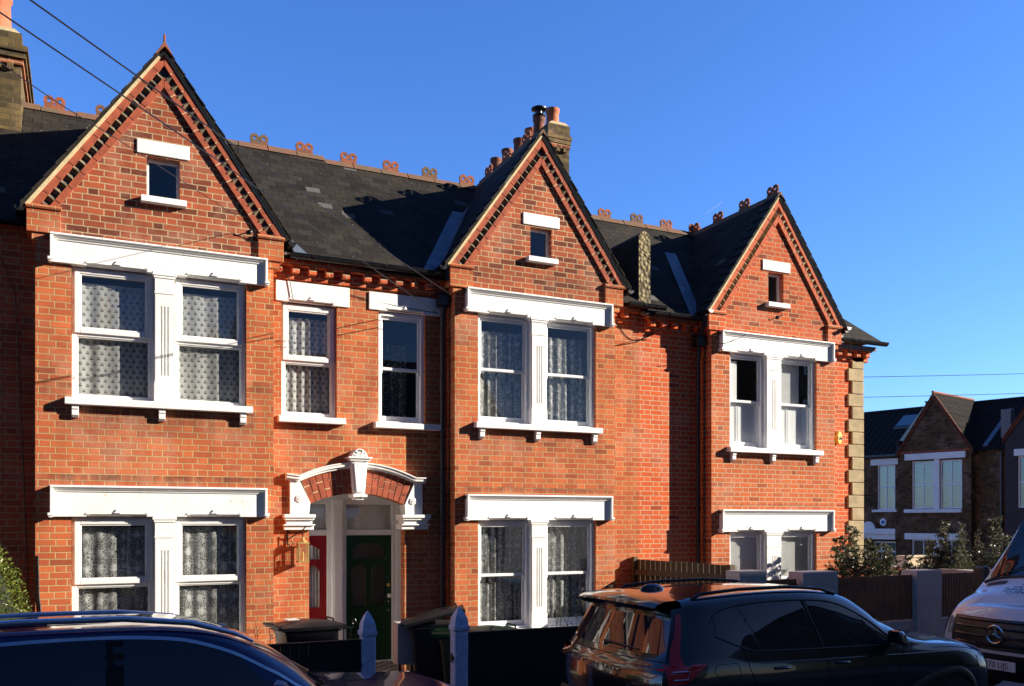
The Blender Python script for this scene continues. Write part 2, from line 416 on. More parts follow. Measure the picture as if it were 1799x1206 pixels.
def paving():
    t = NT('paving_slabs'); p = t.pos()
    b = t.n('ShaderNodeTexBrick'); t.set(b.inputs['Vector'], p); b.inputs['Scale'].default_value = 1.
    b.inputs['Brick Width'].default_value = .9; b.inputs['Row Height'].default_value = .6; b.inputs['Mortar Size'].default_value = .006
    t.set(b.inputs['Color1'], (.23,.22,.20,1)); t.set(b.inputs['Color2'], (.18,.175,.165,1)); t.set(b.inputs['Mortar'], (.06,.06,.055,1))
    n = t.noise(p, 5., 4)
    t.bsdf(t.mix(t.rng(n, .4, .7, 0, .4), b.outputs[0], (.12,.11,.10)), .9, normal=t.bump(n, .2, .01)); return t.mat
PAVE = paving()
KERB = plain('granite_kerb', (.28, .27, .26), .85, var=.15, scale=20, bump=.3)
GARDEN = plain('garden_concrete', (.16, .15, .135), .95, var=.2, scale=3, bump=.4)
def checker():
    t = NT('chequer_tiles'); p = t.pos()
    c = t.n('ShaderNodeTexChecker', Scale=9.); t.set(c.inputs['Vector'], t.m('ADD', 0., 0.) if False else p)
    t.set(c.inputs['Color1'], (.05,.05,.055,1)); t.set(c.inputs['Color2'], (.35,.32,.27,1))
    t.bsdf(c.outputs[0], .6); return t.mat
TILES = checker()
SUN_E, SKY_E, SKY_SAT = 11.3, .19, 1.12

# ------------------------------------------------------------ ground level
def gz(x): return -.025*max(0., min(x, 15.) - 3.5)
YF, YR = 11.6, 11.9          # faces of the bays and of the recessed walls
APEX_A = math.atan2(2.05, 1.445)   # gable pitch
TP = math.tan(APEX_A)

def wall_strip(mb, x0, x1, zb, zt, holes, y, m=0, rev=.16, mrev=None, breaks=()):
    """wall in an xz plane facing -y; zb, zt functions or numbers; holes (xa, xb, za, zb) with zb number or function"""
    fn = lambda q: q if callable(q) else (lambda x, q=q: q)
    zbf, ztf = fn(zb), fn(zt)
    bs = {x0, x1}
    for h in holes:
        bs |= {h[0], h[1]}
        if callable(h[3]):
            bs |= {h[0] + (h[1]-h[0])*k/16 for k in range(17)}
    for b in breaks:
        if x0 < b < x1: bs.add(b)
    bs = sorted(b for b in bs if x0 - 1e-6 <= b <= x1 + 1e-6)
    for a, b in zip(bs, bs[1:]):
        if b - a < 1e-5: continue
        lo = (zbf(a), zbf(b))
        for h in sorted([h for h in holes if h[0] <= a + 1e-6 and h[1] >= b - 1e-6], key=lambda h: h[2]):
            mb.poly([(a,y,lo[0]),(b,y,lo[1]),(b,y,h[2]),(a,y,h[2])], m)
            hf = fn(h[3]); lo = (hf(a), hf(b))
            if callable(h[3]): mb.poly([(a,y,lo[0]),(b,y,lo[1]),(b,y+rev,lo[1]),(a,y+rev,lo[0])], m if mrev is None else mrev)
        mb.poly([(a,y,lo[0]),(b,y,lo[1]),(b,y,ztf(b)),(a,y,ztf(a))], m)
    for h in holes:
        hf = fn(h[3]); k = m if mrev is None else mrev
        sd_ = h[4] if len(h) > 4 else 'lr'
        if 'l' in sd_: mb.poly([(h[0],y,h[2]),(h[0],y,hf(h[0])),(h[0],y+rev,hf(h[0])),(h[0],y+rev,h[2])], k)
        if 'r' in sd_: mb.poly([(h[1],y,hf(h[1])),(h[1],y,h[2]),(h[1],y+rev,h[2]),(h[1],y+rev,hf(h[1]))], k)
        mb.poly([(h[0],y,h[2]),(h[0],y+rev,h[2]),(h[1],y+rev,h[2]),(h[1],y,h[2])], k)
        if not callable(h[3]):
            mb.poly([(h[0],y,hf(h[0])),(h[1],y,hf(h[1])),(h[1],y+rev,hf(h[1])),(h[0],y+rev,hf(h[0]))], k)

def frame_rect(mb, xa, xb, za, zb, w, y0, y1, wb=None, wt=None):
    wb = w if wb is None else wb; wt = w if wt is None else wt
    mb.box(xa, xa+w, y0, y1, za, zb); mb.box(xb-w, xb, y0, y1, za, zb)
    mb.box(xa+w, xb-w, y0, y1, za, za+wb); mb.box(xa+w, xb-w, y0, y1, zb-wt, zb)

def window(root, xa, xb, za, zb, y, style, org, name='window'):
    mb = MB(); g = MB(); zm = za + (zb-za)*.505
    if style == 'upvc':
        frame_rect(mb, xa, xb, za, zb, .058, y+.075, y+.14)
        mb.box(xa+.058, xb-.058, y+.078, y+.14, zm-.045, zm+.01)
        # opening top light stands proud of the frame, with a sloped inner bead
        frame_rect(mb, xa+.03, xb-.03, zm-.01, zb-.03, .058, y+.05, y+.12)
        for (a, b, c, d, yy, w) in ((xa+.088, xb-.088, zm+.048, zb-.088, y+.062, .018), (xa+.058, xb-.058, za+.058, zm-.045, y+.09, .014)):
            frame_rect(mb, a, b, c, d, w, yy, yy+.03)
        g.poly([(xa+.05,y+.098,zm),(xb-.05,y+.098,zm),(xb-.05,y+.098,zb-.05),(xa+.05,y+.098,zb-.05)])
        g.poly([(xa+.05,y+.118,za+.05),(xb-.05,y+.118,za+.05),(xb-.05,y+.118,zm-.01),(xa+.05,y+.118,zm-.01)])
        mat = UPVC; bev = .006
    else:
        frame_rect(mb, xa, xb, za, zb, .05, y+0.050, y+0.170, wb=.03)
        frame_rect(mb, xa+.05, xb-.05, zm-.03, zb-.05, .035, y+0.085, y+0.120, wb=.04, wt=.045)
        frame_rect(mb, xa+.05, xb-.05, za+.03, zm+.012, .035, y+0.125, y+0.160, wb=.085, wt=.04)
        mb.box(xa+.03, xb-.03, y+0.040, y+0.110, za, za+.035)
        for hx in (xa+.05, xb-.085):     # sash horns
            mb.prism([(hx, zm-.03), (hx+.035, zm-.03), (hx+.035, zm-.065), (hx+.022, zm-.09), (hx+.008, zm-.07)], y+0.087, y+0.118)
        g.poly([(xa+.08,y+0.102,zm),(xb-.08,y+0.102,zm),(xb-.08,y+0.102,zb-.09),(xa+.08,y+0.102,zb-.09)])
        g.poly([(xa+.08,y+0.142,za+.11),(xb-.08,y+0.142,za+.11),(xb-.08,y+0.142,zm-.02),(xa+.08,y+0.142,zm-.02)])
        mat = SASHW; bev = .004
    w = mb.build(name, mat, root, bevel=bev)
    g.build('pane', GLASS, w)
    return w

def room(mb, xa, xb, za, zb, y0, y1):
    P = [(xa,y0,za),(xb,y0,za),(xb,y1,za),(xa,y1,za),(xa,y0,zb),(xb,y0,zb),(xb,y1,zb),(xa,y1,zb)]
    for q in ((0,1,2,3),(7,6,5,4),(2,1,5,6),(3,2,6,7),(0,3,7,4)): mb.poly([P[k] for k in q])

def ogee(mb, xc, wid, z, y):
    # chamfered soffit piece with a pointed centre
    mb.hexa([(xc-wid/2,y-.052,z),(xc+wid/2,y-.052,z),(xc+wid/2,y+.02,z-.028),(xc-wid/2,y+.02,z-.028),
             (xc-wid/2,y-.052,z+.012),(xc+wid/2,y-.052,z+.012),(xc+wid/2,y+.02,z+.012),(xc-wid/2,y+.02,z+.012)])
    mb.prism([(xc-.045,z+.01),(xc+.05,z+.01),(xc+.015,z+.03),(xc-.005,z+.062),(xc-.02,z+.03)], y-.068, y-.04)
    for s in (-1, 1):
        mb.prism([(xc+s*wid/2-.02,z-.005),(xc+s*wid/2+.03,z-.005),(xc+s*wid/2+.01,z+.026)], y-.062, y-.04)

def lintel(root, xa, xb, za, zb, y, lights, mat=None, moulded=True, jitter=0):
    mb = MB(); d = .05
    def outline(a, b):
        P = [(a, za)]
        for (c, w) in lights: P += [(c-w/2, za), (c-w/2, za+.03), (c+w/2, za+.03), (c+w/2, za)]
        return P + [(b, za)]
    if moulded:
        mb.prism(outline(xa+.03, xb-.03) + [(xb-.03, zb-.05), (xa+.03, zb-.05)], y-d, y+.08)
        for (c, w) in lights: ogee(mb, c, w, za+.03, y)
        # cornice and its returns
        prof = [(y, zb), (y-.105, zb), (y-.11, zb-.022), (y-.09, zb-.03), (y-.085, zb-.045), (y-.066, zb-.056), (y-.062, zb-.075), (y, zb-.075)]
        mb.prismx(prof, xa, xb)
        for (a, b) in ((xa, xa+.03), (xb-.03, xb)):
            mb.box(a, b, y-.10, y, za+.045, zb-.02)
        for (a, b) in ((xa-.025, xa+.035), (xb-.035, xb+.025)):
            mb.box(a, b, y-.112, y, za+.012, za+.045); mb.box(a+.01, b-.01, y-.10, y, za-.008, za+.012)
    else:
        mb.prism(outline(xa, xb) + [(xb, zb), (xa, zb)], y-.022, y+.06)
        for (c, w) in lights: ogee(mb, c, w, za+.03, y+.03)
    return mb.build('lintel', mat or PAINT, root, bevel=.006)

def pilaster(root, xa, xb, za, zb, y, mat=None):
    mb = MB(); c = (xa+xb)/2; w = (xb-xa)
    mb.box(xa, xb, y-.02, y+.13, za, zb)
    mb.box(xa-.012, xb+.012, y-.045, y+.125, za, za+.24)
    mb.box(xa-.006, xb+.006, y-.036, y+.125, za+.24, za+.27)
    mb.box(xa-.03, xb+.03, y-.055, y+.125, zb-.045, zb)
    mb.box(xa-.015, xb+.015, y-.045, y+.125, zb-.075, zb-.045)
    mb.box(xa-.002, xb+.002, y-.034, y+.122, zb-.24, zb-.075)
    mb.box(xa-.008, xb+.008, y-.042, y+.125, zb-.265, zb-.24)
    z0, z1 = za+.33, zb-.42
    fl = .016
    xs = [xa, c-.045, c-.045+fl, c-fl/2, c+fl/2, c+.045-fl, c+.045, xb]
    for k in range(0, 8, 2): mb.box(xs[k], xs[k+1], y-.034, y, z0, z1)
    mb.box(xa, xb, y-.034, y, za+.27, z0); mb.box(xa, xb, y-.034, y, z1, zb-.265)
    return mb.build('pilaster', mat or PAINT, root, bevel=.004)

def sill(root, xa, xb, zt, y, brackets, mat=None, th=.085):
    mb = MB()
    mb.prismx([(y+.1, zt+.012), (y-.10, zt-.004), (y-.11, zt-.014), (y-.11, zt-th), (y-.085, zt-th), (y-.08, zt-th+.008), (y-.05, zt-th), (y+.1, zt-th)], xa, xb)
    s = mb.build('sill', mat or PAINT, root, bevel=.005)
    for bx in brackets:
        b = MB(); z = zt-th
        b.prismx([(y, z), (y-.078, z), (y-.078, z-.05), (y-.062, z-.058), (y-.068, z-.075), (y-.066, z-.12), (y-.04, z-.145), (y, z-.15)], bx-.037, bx+.037)
        b.build('bracket', mat or PAINT, s, bevel=.004)
    return s

def rake_frame(xc, za, side, y):
    dx, dz = side*math.cos(APEX_A), -math.sin(APEX_A)
    nx, nz = -side*math.sin(APEX_A), -math.cos(APEX_A)
    return lambda a, b: (xc + dx*a + nx*b, za + dz*a + nz*b)

def gable(root, x0, W, dz, hole, clean):
    y = YF; xc = x0 + W/2 + .035; za = 7.86 + dz; zk = 5.78 + dz; zl = 5.46 + dz
    xl, xr = x0-.09, x0+W+.12
    BG = BRICK_G3 if clean else BRICK_G; rk = RAKE3 if clean else RAKE; tt = TOOTH3 if clean else TOOTH
    mb = MB()
    wall_strip(mb, x0, x0+W, zl, lambda x: max(zk-.1, za-.05 - TP*abs(x-xc)), [hole], y, breaks=(xc,), rev=.14)
    mb.build('gable_wall', BG, root)
    L = (za - zk)/math.sin(APEX_A)
    t = TP
    for side in (-1, 1):
        F = rake_frame(xc, za, side, y)
        def bar(mb, b0, b1, a0, a1, ya, yb):
            mb.prism([F(a0[0], b0), F(a1[0], b0), F(a1[1], b1), F(a0[1], b1)], ya, yb)
        mb = MB(); bar(mb, -.012, .036, (0, .036*t), (L+.03, L+.03), y-.062 if side < 0 else y-.055, y+.02)
        mb.build('verge_fillet', MORTAR, root)
        for b0, b1, yo in ((.036, .112, .048), (.192, .262, .036)):
            mb = MB(); a = b0*t
            n = max(6, int(round((L - a)/.235))); ln = (L - b0*t)/n
            mb.m = 1
            bar(mb, b0+.002, b1-.002, (b0*t, b1*t), (L, L), y-yo+.007, y+.02)
            mb.m = 0
            for k in range(n):
                p, q = b0*t + ln*k + .006, b0*t + ln*(k+1) - .006
                pb = b1*t + .006 if k == 0 else p
                j = random.uniform(-.002, .002)
                if k == 0 and q <= pb + .03: continue
                bar(mb, b0, b1, (p, pb), (q, q), y-yo+j, y)
            mb.build('raking_course', [rk, MORTAR], root)
        mb = MB(); a = .115*t; pitch = .112
        mb.m = 1
        bar(mb, .112, .192, (.112*t, .192*t), (L, L), y-.004, y+.02)
        mb.m = 0
        k = .192*t
        while k + .08 < L:
            p0, p1 = F(k, .113), F(k+.086, .113); p2, p3 = F(k+.086, .191), F(k, .191)
            # a brick laid with its corner outward
            cx0, cx1 = F(k+.043 + random.uniform(-.004,.004), .113), F(k+.043, .191)
            i = len(mb.v)
            mb.v += [(p0[0],y-.002,p0[1]),(cx0[0],y-.05,cx0[1]),(p1[0],y-.002,p1[1]),(p3[0],y-.002,p3[1]),(cx1[0],y-.05,cx1[1]),(p2[0],y-.002,p2[1])]
            for q in ((0,3,4,1),(1,4,5,2),(0,1,2),(3,5,4)): mb.f.append(tuple(i+z for z in q)); mb.mi.append(0)
            k += pitch
        mb.build('dogtooth_course', [tt, IRON if not clean else tt], root, recalc=True)
        # kneeler block under the foot of the rake
        mb = MB()
        ka, kb = (xl, x0+.26) if side < 0 else (x0+W-.20, xr)
        mb.box(ka, kb, y-.045, y+.32, zl, zk-.05)
        mb.prismx([(y+.32, zk), (y-.05, zk), (y-.075, zk-.03), (y-.062, zk-.055), (y+.32, zk-.055)], ka-.01, kb+.01)
        ca, cb = (xl+.05, x0+.1) if side < 0 else (x0+W-.1, xr-.05)
        mb.box(ca, cb, y-.02, y+.31, zl-.085, zl-.002)
        mb.build('kneeler', BRICK_C if clean else BRICK, root, bevel=.006)
    return xc, za, zk

def bay(root, x0, W, dz, style, lights, lo_lights_z, hole, curtains=True, sill_br=True, clean=False, base=0., zsplit=True):
    """two-storey gabled bay: wall, windows, lintels, sill, gable, roof"""
    y = YF; (a0, a1), (b0, b1) = lights
    z = lambda h: h + dz
    BW = BRICK_C3 if clean else BRICK
    mb = MB()
    hs = [(a0, b1, z(3.56), z(5.16)), (a0, b1, z(lo_lights_z), z(2.21))]
    wall_strip(mb, x0, x0+W, base-.3, z(5.46), hs, y)
    mb.poly([(x0,YR,base-.3),(x0,y,base-.3),(x0,y,z(5.7)),(x0,YR,z(5.7))])
    mb.poly([(x0+W,y,base-.3),(x0+W,YR,base-.3),(x0+W,YR,z(5.7)),(x0+W,y,z(5.7))])
    mb.build('bay_wall', BW, root)
    mr = MB()
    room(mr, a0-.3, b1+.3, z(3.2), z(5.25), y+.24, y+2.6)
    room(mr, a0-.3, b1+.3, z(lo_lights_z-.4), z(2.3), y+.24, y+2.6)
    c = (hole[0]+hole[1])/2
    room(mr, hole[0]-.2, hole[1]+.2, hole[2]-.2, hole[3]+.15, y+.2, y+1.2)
    mr.build('interior', ROOM, root)
    pm = PAINT_W if style == 'upvc' else PAINT
    for (za, zb) in ((3.575, 5.15), (lo_lights_z, 2.195)):
        for (p, q) in lights: window(root, p, q, z(za), z(zb), y, style, None)
        pilaster(root, a1 if style == 'upvc' else a1+.0, b0, z(za if za > 2 else lo_lights_z-.02), z(zb+.01), y, pm)
    la = [((a0+a1)/2+.03, (a1-a0)*.72), ((b0+b1)/2+.03, (b1-b0)*.72)]
    lx0, lx1 = x0+.15, x0+W-.09
    lintel(root, lx0, lx1, z(5.135), z(5.465), y, la, pm)
    lintel(root, lx0, lx1-.005, z(2.195), z(2.56), y, la, pm)
    sill(root, a0-.07, b1+.06, z(3.585), y, (a0+.04, (a1+b0)/2-.03, b1-.05), pm)
    sill(root, a0-.07, b1+.06, z(lo_lights_z), y, (a0+.04, (a1+b0)/2-.03, b1-.05), pm)
    xc, za, zk = gable(root, x0, W, dz, hole, clean)
    mb = MB(); frame_rect(mb, hole[0], hole[1], hole[2], hole[3], .03, y+.09, y+.14)
    w = mb.build('attic_window', SASHW, root)
    g = MB(); g.poly([(hole[0]+.02,y+.11,hole[2]+.02),(hole[1]-.02,y+.11,hole[2]+.02),(hole[1]-.02,y+.11,hole[3]-.02),(hole[0]+.02,y+.11,hole[3]-.02)])
    g.build('pane', GLASS, w)
    mb = MB(); mb.box(c-.30, c+.30, y-.02, y+.1, hole[3]+.02, hole[3]+.19); mb.build('lintel', pm, root, bevel=.008)
    mb = MB(); mb.box(hole[0]-.07, hole[1]+.07, y-.09, y+.1, hole[2]-.075, hole[2]); mb.build('sill', pm, root, bevel=.006)
    # roof of the bay: two slate slopes running back into the main roof, lead valleys
    yb = 13.85
    mb = MB()
    th = .03; yo = y-.075
    for s in (-1, 1):
        xe = xc + s*(za+.03-(zk-.03))/TP
        P = [(xc, za+.035), (xe+s*.02, zk-.035)]
        q = [(xc,yo,P[0][1]),(P[1][0],yo,P[1][1]),(P[1][0],yb,P[1][1]),(xc,yb,P[0][1])]
        mb.poly(q if s < 0 else q[::-1])
        lo = [(xc,yo,P[0][1]-th*1.7),(P[1][0]-s*.0,yo,P[1][1]-th*1.7)]
        mb.poly([q[0], q[1], lo[1], lo[0]] if s > 0 else [q[1], q[0], lo[0], lo[1]])
        # slate edges seen along the verge: small steps
        n = 13
        for k in range(n):
            f0, f1 = k/n, (k+.93)/n
            ax, az = xc+(P[1][0]-xc)*f0, P[0][1]+(P[1][1]-P[0][1])*f0
            bx, bz = xc+(P[1][0]-xc)*f1, P[0][1]+(P[1][1]-P[0][1])*f1
            e = .016
            nx, nz = s*math.sin(APEX_A)*e, math.cos(APEX_A)*e
            mb.prism([(ax,az),(bx,bz),(bx+nx,bz+nz),(ax+nx*.25,az+nz*.25)], yo-.006-random.random()*.006, yo+.3)
    mb.build('bay_roof', SLATE, root, recalc=False)
    # eaves gutter ends along the sides of the bay
    for s, xe in ((-1, xc-(za-zk+.06)/TP-.03), (1, xc+(za-zk+.06)/TP+.03)):
        g = MB()
        g.lathe((xe, 0, zk-.05), [(.055, yo+.02), (.055, YR)], 10, 'y', a0=math.pi, a1=2*math.pi)
        g.build('gutter', IRON, root, smooth=40)
    return xc, za, zk

def main_z(yy, dz): return 5.62 + dz + (yy-11.72)*1.03
def crest(root, c, along, mat):
    # pierced double-ring crest tile standing on the ridge
    mb = MB(); x, y, z = c
    pts = []
    for (cx) in (-.068, .068):
        n = 8; ro, ri = .072, .026
        for k in range(n):
            a, b = 2*math.pi*(k+.5)/n, 2*math.pi*(k+1.5)/n
            P = [(cx+ro*math.cos(a), .09+ro*math.sin(a)), (cx+ro*math.cos(b), .09+ro*math.sin(b)), (cx+ri*math.cos(b), .09+ri*math.sin(b)), (cx+ri*math.cos(a), .09+ri*math.sin(a))]
            if along == 'x':
                mb.prism([(x+p, z+q) for p, q in P], y-.014, y+.014)
            else:
                mb.prismx([(y+p, z+q) for p, q in P], x-.014, x+.014)
    if along == 'x': mb.box(x-.13, x+.13, y-.016, y+.016, z-.03, z+.035)
    else: mb.box(x-.016, x+.016, y-.13, y+.13, z-.03, z+.035)
    return mb.build('crest_tile', mat, root)

def ridge_x(root, xa, xb, z, y, crests, mats=None):
    mb = MB(); n = max(1, int(round((xb-xa)/.45))); w = (xb-xa)/n
    for k in range(n):
        e = random.uniform(-.008, .010)
        mb.prismx([(y-.12, z-.10), (y-.03, z+.005+e), (y, z+.018+e), (y+.03, z+.005+e), (y+.12, z-.10), (y, z-.05)], xa+w*k+.004, xa+w*(k+1)-.004)
    r = mb.build('ridge_tiles', RIDGE, root, bevel=.006)
    for c in crests: crest(root, (c, y+random.uniform(-.012,.012), z+.012+random.uniform(-.006,.008)), 'x', random.choice((TERRA, RIDGE, TERRA)))
def ridge_y(root, x, z, ya, yb, crests, steep=True, finial=True):
    mb = MB(); n = int(round((yb-ya)/.45)); w = (yb-ya)/n
    for k in range(n):
        mb.prism([(x-.085, z-.10), (x-.02, z+.01), (x, z+.02), (x+.02, z+.01), (x+.085, z-.10), (x, z-.03)], ya+w*k+.004, ya+w*(k+1)-.004)
    mb.build('ridge_tiles', RIDGE, root, bevel=.005)
    for c in crests: crest(root, (x, c, z+.015), 'y', TERRA)
    if finial:
        f = MB(); f.prism([(x-.10,z-.12),(x-.012,z+.03),(x-.012,z+.13),(x+.012,z+.13),(x+.012,z+.03),(x+.10,z-.12),(x,z-.02)], ya-.03, ya+.05); f.build('finial', TERRA, root, bevel=.004)

def dentil_eaves(root, xa, xb, z, y, mat, dz=0):
    # oversailing brick course carried on spaced bricks
    mb = MB()
    mb.box(xa, xb, y-.035, y+.1, z-.165, z-.09)
    mb.box(xa, xb, y-.13, y+.1, z+.0, z+.075)
    mb.box(xa, xb, y-.015, y+.1, z-.09, z)
    k = xa+.04
    while k + .1 < xb:
        mb.box(k, k+.10, y-.125, y+.05, z-.095, z+.003); k += .225
    mb.build('eaves_course', mat, root, bevel=.004)
def gutter(root, xa, xb, z, y, cap=True):
    g = MB(); n = 10; r = .06; ro = []
    for q in range(n+1):
        a = math.pi + math.pi*q/n; ro.append((r*math.cos(a), r*math.sin(a)))
    g.grid([[(xa, y+p, z+q) for p, q in ro], [(xb, y+p, z+q) for p, q in ro]])
    g.grid([[(xa, y+p*.9, z+q*.9) for p, q in ro], [(xb, y+p*.9, z+q*.9) for p, q in ro]], flip=True)
    for x in (xa, xb): g.poly([(x, y+p, z+q) for p, q in ro])
    k = xa + .3
    while k < xb:
        g.lathe((k, y, z), [(.067, -.02), (.067, .02)], 10, 'x', a0=math.pi, a1=2*math.pi); k += .9
    g.tube([(xa, y-.06, z), (xb, y-.06, z)], .008, 6)
    return g.build('gutter', IRON, root, smooth=40)
def downpipe(root, x, y, z0, z1, mat, off=None):
    g = MB(); g.tube([(x, y, z0), (x, y, z1-.25), (x, y-.02, z1-.1), (x, y-.02, z1)], .036, 10)
    k = z0 + .3
    while k < z1-.4: g.tube([(x,y,k),(x,y,k+.07)], .045, 10); k += 1.8
    o = g.build('downpipe', mat, root, smooth=50)
    h = MB(); h.box(x-.08, x+.08, y-.09, y+.06, z1-.02, z1+.14); h.box(x-.1, x+.1, y-.11, y+.06, z1+.14, z1+.17)
    h.build('rainwater_head', IRON, o, bevel=.01)
    return o

def main_roof(root, xa, xb, dz, zr, hip=None, left_open=False):
    mb = MB(); ye, yr = 11.70, 13.9
    ze = 5.60 + dz
    slope = (zr-ze)/(yr-ye)
    nb = 10
    if hip is None:
        mb.poly([(xa,ye,ze),(xb,ye,ze),(xb,yr,zr),(xa,yr,zr)])
        mb.poly([(xb,yr,zr),(xb,yr+6.2,zr-3.4),(xa,yr+6.2,zr-3.4),(xa,yr,zr)])
        mb.poly([(xa,ye,ze-.03),(xb,ye,ze-.03),(xb,ye,ze),(xa,ye,ze)])
    else:
        hx, ex = hip
        mb.poly([(xa,ye,ze),(ex,ye,ze),(hx,yr,zr),(xa,yr,zr)])
        mb.poly([(ex,ye,ze),(ex,yr+6.2,ze),(hx,yr+3,zr),(hx,yr,zr)])
        mb.poly([(hx,yr,zr),(hx,yr+3,zr),(ex,yr+6.2,ze),(xa,yr+6.2,ze),(xa,yr,zr)])
        mb.poly([(xa,ye,ze-.03),(ex,ye,ze-.03),(ex,ye,ze),(xa,ye,ze)])
    mb.build('main_roof', SLATE, root)
    return slope

def valley(root, xc, za, side, dz, zr):
    # lead strip lying in the valley between bay slope and main slope
    ze = 5.60+dz; sl = (zr-ze)/2.2
    pts = []
    for k in range(9):
        f = k/8; yy = 11.72 + (13.62-11.72)*f
        zz = ze + (yy-11.70)*sl
        xx = xc + side*(za+.035-zz)/TP
        pts.append((xx, yy, zz))
    a, b = MB(), None
    L = [(x+side*.02, y, z+.012) for x, y, z in pts[:7]]; M = [(x+side*.2, y, z+.012) for x, y, z in pts[:7]]
    I = [(x-side*.10, y, z+.10*TP+.02) for x, y, z in pts[:7]]
    a.grid([L, M], flip=side > 0); a.grid([I, L], flip=side > 0)
    a.build('lead_valley', LEAD, root)

def chimney_stack(root, x0, x1, y0, y1, z0, z1, pots, mat=None, ee=1.):
    mb = MB(); 
    mb.box(x0, x1, y0, y1, z0, z1-.42, 0)
    for k, (e, h) in enumerate(((.03, .075), (.06, .075), (.085, .075))):
        zz = z1-.42+.078*k; e *= ee
        mb.box(x0-e, x1+e, y0-e, y1+e, zz, zz+h, 1 if k == 0 else 0)
    mb.box(x0-.01, x1+.01, y0-.01, y1+.01, z1-.186, z1, 0)
    d = mb; mb.m = 0; k = y0
    for xx in ((x0-.04, x1) if ee > .8 else ()):
        k = y0
        while k < y1-.05: d.box(xx, xx+.04, k, k+.075, z1-.345, z1-.27); k += .15
    k = x0
    while k < x1-.05: d.box(k, k+.07, y0-.05, y0, z1-.50, z1-.425); k += .14
    c = mb.build('chimney', [mat or BRICK_Y, BRICK_G], root)
    fm = MB(); fm.prism([(x0,z1-.002),(x1,z1-.002),(x1-.07,z1+.05),(x0+.07,z1+.05)], y0, y1); fm.build('flaunching', MORTAR, c)
    for (px, py, h, r, mt) in pots:
        p = MB(); z = z1
        prof = [(r*1.04, z), (r*1.02, z+.05), (r*.98, z+.06), (r*.9, z+h-.09), (r*.98, z+h-.07), (r*1.04, z+h-.05), (r*1.04, z+h), (r*.85, z+h), (r*.8, z+h-.2)]
        p.lathe((px, py, 0), prof, 20); p.build('chimney_pot', mt, c, smooth=50)
    return c

# ============================================================ THE TERRACE
ZR = {'A': 7.86, 'C': 7.67}
# ---- house whose bay is the leftmost one in view (red door)
HA = thing('terraced_house', 'red brick house with the red front door and the largest, leftmost gabled bay', 'house', (.9, YR, 0))
LA = ((-.125, .78), (.994, 1.857))
xcA, zaA, zkA = bay(HA, -.497, 2.69, 0., 'upvc', LA, .60, (.690, 1.065, 6.05, 6.55))
# ---- house with the green door and the middle bay
HB = thing('terraced_house', 'red brick house with the green front door and the middle gabled bay', 'house', (5.7, YR, 0))
LB = ((5.045, 5.885), (6.121, 6.987))
xcB, zaB, zkB = bay(HB, 4.69, 2.635, -.04, 'sash', LB, .62, (5.875, 6.225, 5.99, 6.44))
HC = thing('terraced_house', 'end house with buff corner quoins and the smallest, rightmost gabled bay', 'house', (10.4, YR, 0))
LC = ((9.531, 10.286), (10.594, 11.42))
xcC, zaC, zkC = bay(HC, 9.16, 2.675, -.23, 'sash', LC, .62, (10.345, 10.675, 5.80, 6.32), clean=True)
HZ = thing('terraced_house', 'neighbouring house at the left edge with shaded wall and tall stock brick chimney', 'house', (-2.6, YR, 0))

# arch in the recessed wall: the brick band and the opening below it
AX = 3.375
def arc_low(x): return 2.372 + .150*(1 - ((x-AX)/.66)**2)
def arc_top(x): return 2.675 + .185*(1 - ((x-AX)/.80)**2)
XP = 3.40                      # party line between the two doors
def recess_wall(root, xa, xb, holes, mats, zt=5.6, rev=.17):
    mb = MB(); wall_strip(mb, xa, xb, -.4, zt, holes, YR, rev=rev); return mb.build('wall', mats, root)
rw1 = (2.35, 3.092, 3.53, 5.06); rw2 = (3.676, 4.36, 3.50, 5.07)
recess_wall(HA, 2.193, XP, [rw1, (2.716, XP, -.4, arc_low, 'l')], BRICK)
recess_wall(HB, XP, 4.69, [rw2, (XP, 4.055, -.4, arc_low, 'r')], BRICK)
recess_wall(HB, 7.325, 7.96, [], BRICK)
recess_wall(HC, 7.96, 9.16, [], BRICK_C)
mb = MB(); wall_strip(mb, 11.835, 12.80, -.5, 5.3, [], YR)
mb.poly([(12.80,YR,-.5),(12.80,YR+8,-.5),(12.80,YR+8,5.4),(12.80,YR,5.4)])
mb.poly([(12.8,YR+8,-.5),(-5.5,YR+8,-.5),(-5.5,YR+8,5.4),(12.8,YR+8,5.4)])
mb.build('wall', BRICK_C, HC)
recess_wall(HZ, -2.3, -.497, [], BRICK)
mb = MB(); mb.poly([(-2.3,YF,-.3),(-2.3,YR,-.3),(-2.3,YR,5.7),(-2.3,YF,5.7)]); wall_strip(mb, -5.0, -2.3, -.3, 5.7, [(-4.5, -2.8, .6, 2.2), (-4.5, -2.8, 3.56, 5.1)], YF)
wall_strip(mb, -5.0, -2.3, 5.7, lambda x: 7.8 - TP*abs(x+3.65), [], YF, breaks=(-3.65,))
mb.poly([(-5.0,YR+8,-.3),(-5.0,YF,-.3),(-5.0,YF,5.7),(-5.0,YR+8,5.7)]); mb.build('bay_wall', BRICK, HZ)
for za, zb in ((.6, 2.2), (3.56, 5.1)):
    for p, q in ((-4.5, -3.75), (-3.55, -2.8)): window(HZ, p, q, za, zb, YF, 'sash', None)
    lintel(HZ, -4.9, -2.4, zb-.02, zb+.34, YF, ()); sill(HZ, -4.6, -2.7, za, YF, ()); pilaster(HZ, -3.75, -3.55, za, zb, YF)
mr = MB(); room(mr, -4.7, -2.6, .3, 2.4, YF+.24, YF+2.6); room(mr, -4.7, -2.6, 3.3, 5.2, YF+.24, YF+2.6); mr.build('interior', ROOM, HZ)
mb = MB()
